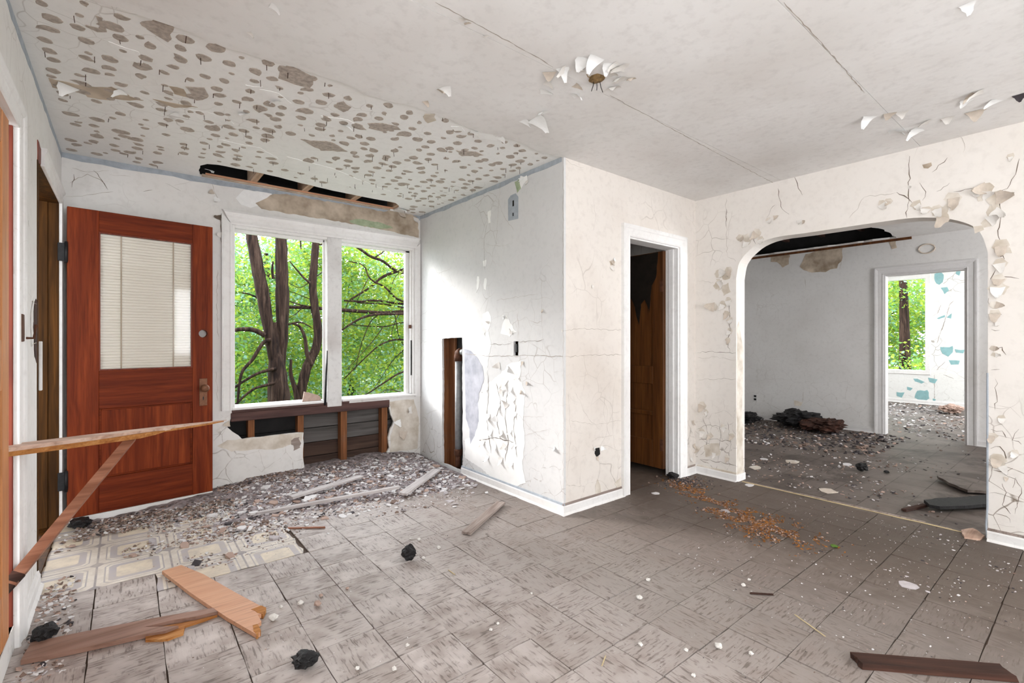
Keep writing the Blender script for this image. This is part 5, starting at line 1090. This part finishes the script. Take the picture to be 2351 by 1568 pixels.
class Heap:
    def __init__(s): s.v, s.f, s.m = [], [], []
    def add(s, geo, loc, r, rot, mi):
        R = Matrix.Rotation(rot[2], 3, 'Z') @ Matrix.Rotation(rot[0], 3, 'X') @ Matrix.Rotation(rot[1], 3, 'Y'); b = len(s.v)
        for v in geo[0]: s.v.append(R @ (Vector(v)*r)+Vector(loc))
        for f in geo[1]: s.f.append(tuple(q+b for q in f)); s.m.append(mi)
    def build(s, name, mats, label, cat):
        me = mesh_from(name, s.v, s.f); o = link(name, me, [M[k] for k in mats]); me.polygons.foreach_set('material_index', s.m); tag(o, label, cat, kind='stuff'); return o
def pick(w_): return random.choices(cmats, w_)[0]
# 280 chips large enough to pick out, each its own object
cnt = 0
while cnt < 280:
    u = random.random()
    if u < 0.68: x, y = random.uniform(0.45, 2.24), random.uniform(3.22, 4.25); wts = [7, 3, 1.5, 0.8, 0.3]
    elif u < 0.90: x, y = random.uniform(-0.28, 0.75), random.uniform(2.9, 3.95); wts = [3, 2, 5, 2, 0.3]
    else: x, y = random.uniform(1.2, 2.2), random.uniform(2.9, 3.4); wts = [5, 3, 1, 1, 0.5]
    if y > 4.15 and x < 0.6: continue
    if x < 0.6 and y > 3.95: continue
    if u >= 0.68 and noise.noise(Vector((x*4.5, y*4.5, 8))) < 0.12: continue
    mk = pick(wts); r = random.choice((1, 1, 1.25, 1.5))*random.uniform(0.018, 0.034)
    o = bpy.data.objects.new('plaster_chip', chip_mesh[(mk, random.randrange(8))]); C.objects.link(o)
    o.location = (x, y, max(0.004, mound_h(x, y)+0.002)); o.scale = (r, r, r); o.rotation_euler = (random.gauss(0, .16), random.gauss(0, .16), random.uniform(0, 6.28))
    tag(o, labels[mk], 'chip', 'plaster chips: '+mk.split('_')[1].replace('w', 'white').replace('g', 'grey').replace('p', 'pinkish').replace('b', 'brown') if mk != 'chip_d' else 'plaster chips: black')
    cnt += 1
H = Heap()
def scatter(N, fx, fy, rr, wts, zf, dens=None, tilt=0.3):
    c = 0
    while c < N:
        x, y = random.uniform(*fx), random.uniform(*fy)
        c += 1
        if dens and noise.noise(Vector((x*dens[0], y*dens[0], dens[2] if len(dens) > 2 else 5))) < dens[1]: continue
        z = zf(x, y)
        if z is None: continue
        H.add(chips[random.randrange(24)], (x, y, z), random.uniform(*rr)*random.choice((1, 1, 0.6)), (random.gauss(0, tilt), random.gauss(0, tilt), random.uniform(0, 6.28)), cmats.index(pick(wts)))
zm = lambda x, y: max(0.003, mound_h(x, y)+0.001) if not (x < 0.55 and y > 4.16) else None
scatter(3000, (0.35, 2.26), (3.30, 4.36), (0.005, 0.014), [4, 4, 3, 3.5, 2.2], zm)
scatter(1500, (0.45, 2.26), (3.25, 4.30), (0.012, 0.024), [6, 4, 2.2, 1.4, 0.6], zm)
scatter(900, (0.5, 2.2), (3.0, 3.4), (0.004, 0.013), [5, 4, 2, 2, 1], zm, (3, -0.05))
scatter(2600, (XL+0.02, 0.8), (2.9, 4.0), (0.005, 0.015), [3, 2, 5, 3, 0.6], lambda x, y: 0.004, (4.5, 0.16, 8))
scatter(900, (0.1, 0.8), (3.3, 4.1), (0.005, 0.016), [4, 3, 4, 3, 0.8], lambda x, y: 0.004 if x+y > 3.75 else None)
scatter(1500, (-0.25, 0.62), (3.82, 4.22), (0.006, 0.018), [2, 2, 4, 5, 1.5], lambda x, y: 0.004+random.uniform(0, .015) if y < 4.12+0.12*(x+0.3) else None)
scatter(500, (0.5, 1.15), (4.22, 4.37), (0.006, 0.018), [1, 2, 4, 6, 1], zm)
scatter(260, (XL+0.03, XL+0.16), (2.35, 3.2), (0.006, 0.018), [4, 2, 4, 2, 0.5], lambda x, y: 0.004)
H.build('plaster_rubble', cmats, 'scattered small plaster rubble under the window and on old linoleum', 'rubble')
H = Heap()
inroom = lambda x, y: 0.0045 if not (x > XB-0.03 and y > YB-0.03) else None
scatter(1500, (0.0, 3.95), (0.2, 3.2), (0.0015, 0.0045), [4, 1.5, 2, 3, 2.5], inroom)
scatter(650, (2.2, 3.95), (0.1, 1.5), (0.002, 0.0065), [6, 2, 1, 1.5, 1], inroom)
scatter(260, (2.9, 3.9), (0.25, 0.9), (0.004, 0.012), [3, 3, 1, 3, 3], inroom, (3, 0.0))
H.build('floor_grit', cmats, 'fine grit strewn over the tiles of the near room', 'grit'); H = Heap()
scatter(700, (XC+0.2, 7.3), (0.3, 3.6), (0.006, 0.018), [1.6, 1.2, 2, 4, 6], lambda x, y: 0.003, (1.6, -0.05))
scatter(1500, (5.6, 7.4), (1.5, 3.8), (0.01, 0.035), [0.6, 1, 1.5, 4, 7], lambda x, y: 0.004 if x > 5.4+0.35*abs(y-3.0) else None)
scatter(420, (4.2, 5.8), (1.0, 2.2), (0.005, 0.02), [2.5, 2, 3.5, 2, 2], lambda x, y: 0.003, (2.4, -0.1))
H.build('floor_grit', cmats, 'dark flakes and grit on the floor beyond the arch', 'grit'); H = Heap()
scatter(1400, (7.65, 11.4), (0.6, 3.3), (0.01, 0.04), [6, 3, 1.5, 1.5, 2], lambda x, y: 0.003)
H.build('floor_grit', cmats, 'pale litter covering the bright bedroom floor', 'grit')
# rust-brown crumbs trailing from the closet
H = Heap(); cc = ['rustcrumb', 'chip_b', 'chip_p', 'chip_d']
path = [Vector((*st_floor(*p), 0)) for p in [(1545, 1108), (1600, 1135), (1650, 1165), (1700, 1190), (1760, 1210), (1800, 1230)]]
for k in range(8500):
    t_ = random.random()**0.8*(len(path)-1); i = min(int(t_), len(path)-2); p = path[i].lerp(path[i+1], t_-i); sgm = 0.05+0.06*(t_/5)
    x, y = p.x+random.gauss(0, sgm), p.y+random.gauss(0, sgm*1.1)
    if noise.noise(Vector((x*9, y*9, 2))) < -0.08: continue
    if x > XC-0.02 or (y > YB-0.02 and not K0+0.03 < x < K1-0.03): continue
    H.add(chips[random.randrange(24)], (x, y, 0.004), random.uniform(0.004, 0.012), (random.gauss(0, .4), random.gauss(0, .4), random.uniform(0, 6.28)), random.choices(range(4), [6, 3, 1, 1.4])[0])
for k in range(500):
    x, y = random.gauss(3.66, 0.10), random.gauss(2.22, 0.09)
    if y > YB-0.03 and not K0 < x < K1-0.03: continue
    if x > XC-0.03: continue
    H.add(chips[random.randrange(24)], (x, y, 0.004), random.uniform(0.004, 0.014), (random.gauss(0, .4), random.gauss(0, .4), random.uniform(0, 6.28)), random.choices(range(4), [1, 2, 1, 6])[0])
H.build('rust_crumbs', cc, 'trail of rust-brown crumbs running from the closet doorway', 'crumbs')

# lumps, pebbles
def lump(name, x, y, r, mat, label, cat, group=None, flat=0.75, seed=0, z=0.0):
    bm = bmesh.new(); bmesh.ops.create_icosphere(bm, subdivisions=4 if r > 0.1 else 3 if r > 0.03 else 2, radius=1.0)
    for v in bm.verts:
        q = noise.noise(v.co*1.6+Vector((seed*3.1, seed*1.7, 0))); q2 = noise.noise(v.co*4.5+Vector((seed, 0, seed)))
        v.co *= 1+0.40*q+0.30*q2+(0.25*noise.noise(v.co*9+Vector((0, seed, 0))) if r > 0.02 else 0)+(0.16*noise.noise(v.co*16+Vector((seed, 0, 2)))+0.12*abs(noise.noise(v.co*26)) if r > 0.1 else 0); v.co.z *= flat
    mz = min(v.co.z for v in bm.verts)
    for v in bm.verts: v.co.z -= mz; v.co *= r
    me = bpy.data.meshes.new(name); bm.to_mesh(me); bm.free()
    o = link(name, me, mat); o.location = (x, y, 0.004+z); o.rotation_euler = (0, 0, seed*1.3); tag(o, label, cat, group); return o
lump('charcoal_lump', *st_floor(938, 1288), 0.036, M['char'], 'black charcoal lump alone in the middle of the tiles', 'lump', flat=1.0, seed=1)
lump('charcoal_lump', *st_floor(700, 1533), 0.042, M['char'], 'flat black charcoal lump at the bottom of the view', 'lump', flat=0.55, seed=2)
lump('charcoal_lump', *st_floor(103, 1475), 0.040, M['char'], 'black charcoal lump beside the brown split plank', 'lump', flat=0.7, seed=3)
lump('charcoal_lump', *st_floor(1978, 1083), 0.045, M['char'], 'black lump on the floor beyond the arch', 'lump', flat=0.8, seed=4)
lump('charcoal_lump', *st_floor(2035, 1087), 0.022, M['char'], 'tiny dark scrap right of the lump beyond the arch', 'lump', flat=0.5, seed=5)
lump('charcoal_lump', *st_floor(185, 1212), 0.055, M['char'], 'black burnt wad by the foot of the open door', 'lump', flat=0.5, seed=6)
lump('charcoal_lump', *st_floor(1545, 1100), 0.045, M['char'], 'black burnt heap at the closet door jamb', 'lump', flat=0.5, seed=7)
for k, (x, y, r, lb) in enumerate([(1780, 952, 0.15, 'reddish burnt heap against the far grey wall'), (1850, 974, 0.26, 'black burnt heap along the far grey wall'), (1905, 986, 0.22, 'brown and black heap nearest the bedroom doorway'), (1725, 968, 0.2, 'black heap by the far wall outlet')]):
    lump('burnt_heap', st_floor(x, y)[0]-r*1.15, st_floor(x, y)[1], r, M['rust'] if k == 0 else M['timber_dark'] if k == 2 else M['char'], lb, 'heap', 'burnt heaps along the far wall', 0.36, seed=10+k)
lump('rotten_log', *st_floor(2185, 950), 0.14, M['chip_p'], 'pale roll of debris on the bedroom floor', 'debris', flat=0.4, seed=21)
peb = [(962, 1243, .011), (1007, 1261, .011), (972, 1285, .010), (690, 1390, .013), (728, 1393, .015), (627, 1425, .017), (942, 1240, .007), (1488, 1336, .010), (1468, 1378, .013), (1470, 1485, .010), (1650, 1490, .014), (1724, 1506, .009), (1575, 1498, .008), (1592, 1557, .008), (1707, 1348, .010), (935, 1487, .008), (1127, 1450, .007), (905, 1540, .009), (820, 1540, .008), (645, 1398, .008), (1143, 1436, .007), (1220, 1366, .006), (737, 1372, .009), (1720, 1335, .007), (797, 1355, .008), (2155, 1100, .006)]
for k, (x, y, r) in enumerate(peb):
    lump('pebble', *st_floor(x, y), r, M['stone'] if k not in (4, 22, 24) else M['chip_p'], 'small pale pebble lying loose on the tiles', 'pebble', 'pebbles loose on the tiles', 0.7, seed=30+k)
# bigger flat pieces beyond the arch
for k, (x, y, a, b, mk, lb) in enumerate([(1820, 1061, .10, .05, 'bare_beige', 'largest tan flake on the floor beyond the arch'), (1900, 1128, .09, .05, 'flake_tan', 'tan flake just beyond the threshold strip'), (1755, 1055, .05, .03, 'chip_w', 'pale flake near the left arch jamb'), (1945, 1067, .07, .025, 'chip_w', 'pale strip left of the black lump beyond the arch'), (1735, 1075, .08, .04, 'bare_beige', 'tan flake close to the left arch jamb'), (1720, 1115, .05, .03, 'chip_w', 'white flake by the foot of the arch'), (1665, 1175, .05, .022, 'chip_g', 'grey flat flake inside the rust-brown crumbs'), (1505, 1134, .04, .02, 'chip_w', 'whitish flat flake near the closet baseboard'), (2085, 1345, .05, .03, 'chip_g', 'thin grey paint scrap on the right-hand tiles')]):
    s, t = st_floor(x, y); k2 = 9
    pts = [(s+a*math.cos(2*math.pi*i/k2)*random.uniform(.6, 1), t+b*1.6*math.sin(2*math.pi*i/k2)*random.uniform(.6, 1)) for i in range(k2)]
    o = flat_prism('paint_scrap', pts, 0.004, M[mk], z=0.003); tag(o, lb, 'scrap', 'paint scraps on the floor')
o = lump('moss_tuft', *st_floor(1915, 1258), 0.018, M['moss'], 'small tuft of green moss on the tiles', 'moss', flat=0.4, seed=61)

# ================================================================== OUTDOORS
gz = -0.75
gr = slab('ground', [(-25, 4.6), (-25, 45), (40, 45), (40, 4.6)], [], F_floor, 0.2, M['grass'], d0=gz); structure(gr, 'green ground outside the window', 'ground')
gr2 = slab('ground_side', [(11.8, -20), (40, -20), (40, 4.59), (11.8, 4.59)], [], F_floor, 0.2, M['grass'], d0=gz); structure(gr2, 'green ground outside the bedroom', 'ground')
def leaves(name, blobs, N, size, mats, parent, seed):
    """crown: leaves scattered in ellipsoids [(centre, radii)], three materials"""
    r_ = np.random.default_rng(seed); vol = np.array([b[1][0]*b[1][1]*b[1][2] for b in blobs]); pr = vol/vol.sum()
    idx = r_.choice(len(blobs), N, p=pr)
    cen = np.array([b[0] for b in blobs])[idx]; rad = np.array([b[1] for b in blobs])[idx]
    d = r_.normal(size=(N, 3)); d /= np.linalg.norm(d, axis=1)[:, None]; d *= (r_.random(N)**0.45)[:, None]
    # clump the leaves into sprays
    k = max(1, N//14); spray = r_.integers(0, k, N); sc_ = d[spray % N]*1.0; sidx = idx[spray % N]
    cen = np.array([b[0] for b in blobs])[sidx]; rad = np.array([b[1] for b in blobs])[sidx]
    P = cen+sc_*rad+r_.normal(size=(N, 3))*0.13
    a = r_.normal(size=(N, 3)); a[:, 2] *= 0.55; a /= np.linalg.norm(a, axis=1)[:, None]
    up = r_.normal(size=(N, 3))*0.75+np.array([0, -0.25, 0.8]); b = np.cross(a, up); b /= np.linalg.norm(b, axis=1)[:, None]
    nn = np.cross(a, b)
    L = size*(0.6+0.8*r_.random(N))[:, None]; Wd = L*0.30
    v = np.empty((N, 4, 3)); v[:, 0] = P-a*L*0.5; v[:, 1] = P+b*Wd+nn*L*0.06; v[:, 2] = P+a*L*0.5; v[:, 3] = P-b*Wd+nn*L*0.06
    me = bpy.data.meshes.new(name); me.vertices.add(N*4); me.vertices.foreach_set('co', v.reshape(-1))
    tri = np.empty((N, 6), dtype=np.int32); base = np.arange(N, dtype=np.int32)*4
    for c, q in enumerate((0, 1, 2, 0, 2, 3)): tri[:, c] = base+q
    me.loops.add(N*6); me.loops.foreach_set('vertex_index', tri.reshape(-1)); me.polygons.add(N*2)
    me.polygons.foreach_set('loop_start', np.arange(0, N*6, 3, dtype=np.int32)); 
    mi = np.repeat(r_.choice(3, N, p=mats[1]), 2).astype(np.int32)
    for m in mats[0]: me.materials.append(m)
    me.polygons.foreach_set('material_index', mi); me.update(); me.validate()
    return link(name, me, None, parent)
LM = [M['leaf_y'], M['leaf_g'], M['leaf_b']]
def limb(name, px, Y, radii, parent, seg=9, sub=5, jit=0.08, mat=None):
    """woody limb: points (photo x, y, depth offset) at distance Y"""
    pts = [ony(p[0], p[1], Y+(p[2] if len(p) > 2 else 0)) for p in px]
    sp_ = smooth_path(pts, sub); n_ = len(sp_); rr = [radii[0]+(radii[1]-radii[0])*i/(n_-1) for i in range(n_)]
    if name in ('branch', 'twig'): rr = [r*0.78 for r in rr]
    if len(radii) == 3: rr = [np.interp(i/(n_-1), [0, 0.5, 1], radii) for i in range(n_)]
    vs, fs = tube(sp_, rr, seg, jit); return link(name, mesh_from(name, vs, fs, True), mat or M['bark'], parent)
tr = empty('forked_tree', ony(640, 1100, 8.0)); tr.location.z = gz
tag(tr, 'dark forked tree with two thick stems close outside the left window', 'tree')
def keep(o, root): o.matrix_parent_inverse = Matrix.Translation(-root.location); return o
root = tr
for args in (('trunk', [(650, 1120), (645, 1000), (641, 930), (636, 850), (632, 800), (631, 740)], 8.0, (0.19, 0.15, 0.03)), ('stem', [(637, 900), (626, 820), (619, 770), (608, 700), (597, 640), (585, 580), (575, 520), (566, 440)], 7.98, (0.05, 0.095, 0.068)), ('stem', [(642, 900), (645, 830), (648, 770), (648, 700), (647, 620), (645, 540), (643, 460)], 8.02, (0.05, 0.10, 0.078)),
             ('branch', [(608, 770), (580, 757), (540, 758), (500, 775)], 7.9, (0.05, 0.03)), ('branch', [(622, 780), (604, 787), (580, 825), (558, 850), (550, 880), (545, 930)], 7.9, (0.04, 0.02)), ('branch', [(634, 846), (612, 851), (590, 858), (560, 875), (530, 895)], 7.9, (0.035, 0.02)), ('branch', [(636, 878), (612, 884), (585, 892), (560, 910), (530, 940)], 7.9, (0.03, 0.018)), ('twig', [(660, 745), (690, 740), (715, 752)], 8.0, (0.02, 0.01)), ('twig', [(628, 640), (625, 620), (627, 600)], 7.95, (0.03, 0.015)), ('twig', [(556, 672), (580, 678), (600, 690)], 8.2, (0.012, 0.018))):
    keep(limb(args[0], args[1], args[2], args[3], root), root)
tr2 = empty('crooked_tree', ony(685, 1100, 8.4)); tr2.location.z = gz
tag(tr2, 'slim crooked tree just left of the window mullion', 'tree')
for args in (('trunk', [(690, 1110), (688, 1000), (688, 930), (695, 880), (706, 840), (725, 800), (730, 760), (722, 700), (718, 650), (722, 600), (724, 560), (719, 500), (716, 440)], 8.4, (0.095, 0.068, 0.055)), ('stem', [(686, 935), (678, 895), (668, 860), (668, 825)], 8.35, (0.05, 0.02)), ('branch', [(716, 838), (705, 812), (700, 775), (688, 750), (670, 742)], 8.35, (0.05, 0.02)), ('branch', [(712, 650), (695, 635), (665, 600)], 8.3, (0.03, 0.01)), ('twig', [(726, 560), (740, 561), (760, 558)], 8.4, (0.02, 0.02)), ('twig', [(688, 530), (690, 555), (691, 572)], 8.4, (0.02, 0.012)), ('twig', [(735, 760), (745, 756), (770, 752)], 8.4, (0.02, 0.02)), ('twig', [(742, 545), (744, 580), (745, 595)], 8.4, (0.03, 0.02)), ('twig', [(715, 705), (690, 700), (665, 692)], 8.4, (0.02, 0.012))):
    keep(limb(args[0], args[1], args[2], args[3], tr2), tr2)
tr3 = empty('spreading_tree', ony(1060, 1100, 9.0)); tr3.location.z = gz
tag(tr3, 'spreading tree with many bare branches outside the right window', 'tree')
keep(limb('trunk', [(1060, 1110), (1055, 900), (1045, 720), (1040, 500)], 9.0, (0.2, 0.13), tr3), tr3)
for nm, px, Y, rr in (('branch', [(1040, 735), (950, 716), (880, 718), (790, 712), (700, 706), (640, 705)], 8.8, (0.05, 0.035)), ('branch', [(1030, 715), (930, 720), (860, 722), (820, 735), (785, 758)], 8.7, (0.045, 0.02)), ('branch', [(1030, 700), (930, 698), (860, 690), (830, 692), (790, 690)], 8.9, (0.035, 0.02)), ('branch', [(1040, 720), (920, 705), (880, 698), (820, 695)], 8.9, (0.025, 0.015)), ('branch', [(1030, 600), (935, 617), (880, 635), (850, 660), (800, 690)], 9.0, (0.05, 0.02)), ('branch', [(1030, 700), (925, 692), (885, 660), (850, 640), (835, 610), (800, 600)], 8.8, (0.03, 0.012)), ('branch', [(1020, 640), (920, 625), (880, 600), (850, 588), (810, 562), (780, 560)], 8.8, (0.035, 0.03)), ('branch', [(862, 590), (880, 578), (892, 560)], 8.8, (0.02, 0.01)), ('branch', [(1030, 830), (930, 852), (880, 880), (850, 900), (820, 915)], 8.7, (0.03, 0.012)), ('branch', [(1030, 800), (930, 780), (880, 788), (840, 820), (790, 870)], 8.8, (0.028, 0.012)), ('branch', [(1010, 745), (930, 740), (880, 750), (800, 745)], 8.9, (0.018, 0.012)), ('branch', [(1000, 870), (925, 790), (910, 740), (905, 715)], 8.9, (0.015, 0.01)), ('twig', [(870, 722), (850, 740), (830, 790), (815, 850)], 8.8, (0.014, 0.007)), ('twig', [(930, 800), (900, 830), (880, 860), (860, 890)], 8.8, (0.012, 0.006)), ('twig', [(800, 692), (790, 720), (787, 760)], 8.9, (0.01, 0.006)), ('twig', [(845, 640), (830, 670), (815, 700)], 8.8, (0.012, 0.006)), ('twig', [(925, 620), (905, 640), (890, 690)], 8.8, (0.012, 0.006)), ('twig', [(925, 700), (900, 760), (905, 800)], 8.7, (0.010, 0.006)), ('twig', [(920, 900), (890, 895), (860, 910)], 8.6, (0.012, 0.006)), ('twig', [(880, 750), (850, 790), (795, 850)], 8.7, (0.012, 0.006)), ('twig', [(700, 700), (680, 720), (662, 730)], 8.7, (0.012, 0.006)), ('twig', [(745, 620), (720, 640), (690, 660), (664, 650)], 8.7, (0.012, 0.006)), ('twig', [(720, 690), (690, 678), (664, 668)], 8.7, (0.010, 0.006))):
    keep(limb(nm, px, Y, rr, tr3, 6, 4), tr3)
# crowns of leaves (own trees beyond)
def crown(par, blobs, N, size, mix, seed):
    o = leaves('crown', blobs, N, size, (LM, mix), par, seed); o.matrix_parent_inverse = Matrix.Translation(-par.location); return o
crown(tr3, [((4.4, 9.3, 2.2), (1.3, 0.7, 1.3)), ((3.6, 9.4, 1.0), (1.2, 0.7, 0.9)), ((3.4, 9.5, 2.9), (1.1, 0.6, 0.6))], 9500, 0.075, [0.6, 0.3, 0.1], 1)
crown(tr, [((1.6, 9.4, 1.2), (0.9, 0.7, 1.6)), ((2.6, 9.2, 2.5), (0.8, 0.6, 0.9))], 5600, 0.075, [0.45, 0.4, 0.15], 2)
crown(tr2, [((2.4, 9.4, 0.9), (0.9, 0.6, 1.1)), ((3.0, 9.5, 2.2), (0.8, 0.5, 0.9))], 5000, 0.07, [0.5, 0.35, 0.15], 3)
def bg_tree(x, y, h, blobs, N, size, mix, label, seed, rad=0.12):
    e = empty('leafy_tree', (x, y, gz)); tag(e, label, 'tree', 'leafy trees beyond the window')
    vs, fs = tube([(0, 0, 0), (0.1, 0.05, h*0.5), (0.0, 0.1, h)], [rad, rad*0.8, rad*0.4], 8, 0.08); link('trunk', mesh_from('trunk', vs, fs, True), M['bark'], e)
    o = leaves('crown', [((bx-x, by-y, bz-gz), r) for (bx, by, bz), r in blobs], N, size, (LM, mix), e, seed); return e
bg_tree(0.6, 12.0, 4, [((0.6, 12.0, 2.0), (1.6, 1.0, 2.0)), ((1.3, 11.6, 0.4), (1.4, 0.9, 1.2))], 16000, 0.085, [0.3, 0.5, 0.2], 'leafy tree filling the far left of the window', 11)
bg_tree(2.6, 12.5, 4, [((2.6, 12.5, 2.2), (1.5, 1.0, 1.9)), ((2.2, 12.0, 0.3), (1.4, 0.9, 1.1))], 16000, 0.085, [0.25, 0.45, 0.30], 'blue-green leafy tree behind the forked tree', 12)
bg_tree(4.6, 12.5, 4, [((4.6, 12.5, 2.3), (1.6, 1.0, 1.9)), ((4.1, 12.0, 0.5), (1.4, 0.9, 1.2))], 16000, 0.085, [0.40, 0.35, 0.25], 'yellow-green leafy tree behind the right window', 13)
bg_tree(6.6, 13.0, 4, [((6.6, 13.0, 2.3), (1.7, 1.0, 2.0)), ((6.0, 12.6, 0.5), (1.4, 0.9, 1.2))], 13000, 0.09, [0.35, 0.4, 0.25], 'leafy tree at the far right of the window', 14)
bg_tree(-1.6, 13.0, 4, [((-1.4, 13.0, 2.0), (1.7, 1.0, 2.0))], 5000, 0.14, [0.3, 0.5, 0.2], 'leafy tree hidden left of the window frame', 15)
for k, (x, y) in enumerate([(-1.5, 17.5), (1.5, 18), (4.2, 18), (7.0, 18.5), (10, 18.5)]):
    bg_tree(x, y, 5, [((x, y, 2.4), (2.1, 1.2, 2.6)), ((x+1.2, y-0.6, 0.6), (1.8, 1.0, 1.6))], 7500, 0.15, [0.15, 0.35, 0.50], ['distant blue-green tree, leftmost of the back row', 'distant blue-green tree, second of the back row', 'distant blue-green tree in the middle of the back row', 'distant blue-green tree, fourth of the back row', 'distant blue-green tree, rightmost of the back row'][k], 20+k, 0.16)
# outside the bedroom window
bt = bg_tree(16.0, 3.35, 5, [((16.4, 3.6, 2.6), (1.0, 1.6, 0.9)), ((15.4, 3.2, 0.2), (0.9, 1.6, 0.8)), ((18.5, 3.8, 1.6), (1.2, 2.4, 2.6))], 16000, 0.095, [0.5, 0.35, 0.15], 'tree trunk with bright leaves outside the bedroom window', 31, 0.14)
bg_tree(21, 6.5, 5, [((21, 5.5, 2.0), (1.5, 3.6, 3.0))], 15000, 0.17, [0.35, 0.4, 0.25], 'distant bright tree behind the bedroom window', 32, 0.2)
bpy.context.view_layer.update()
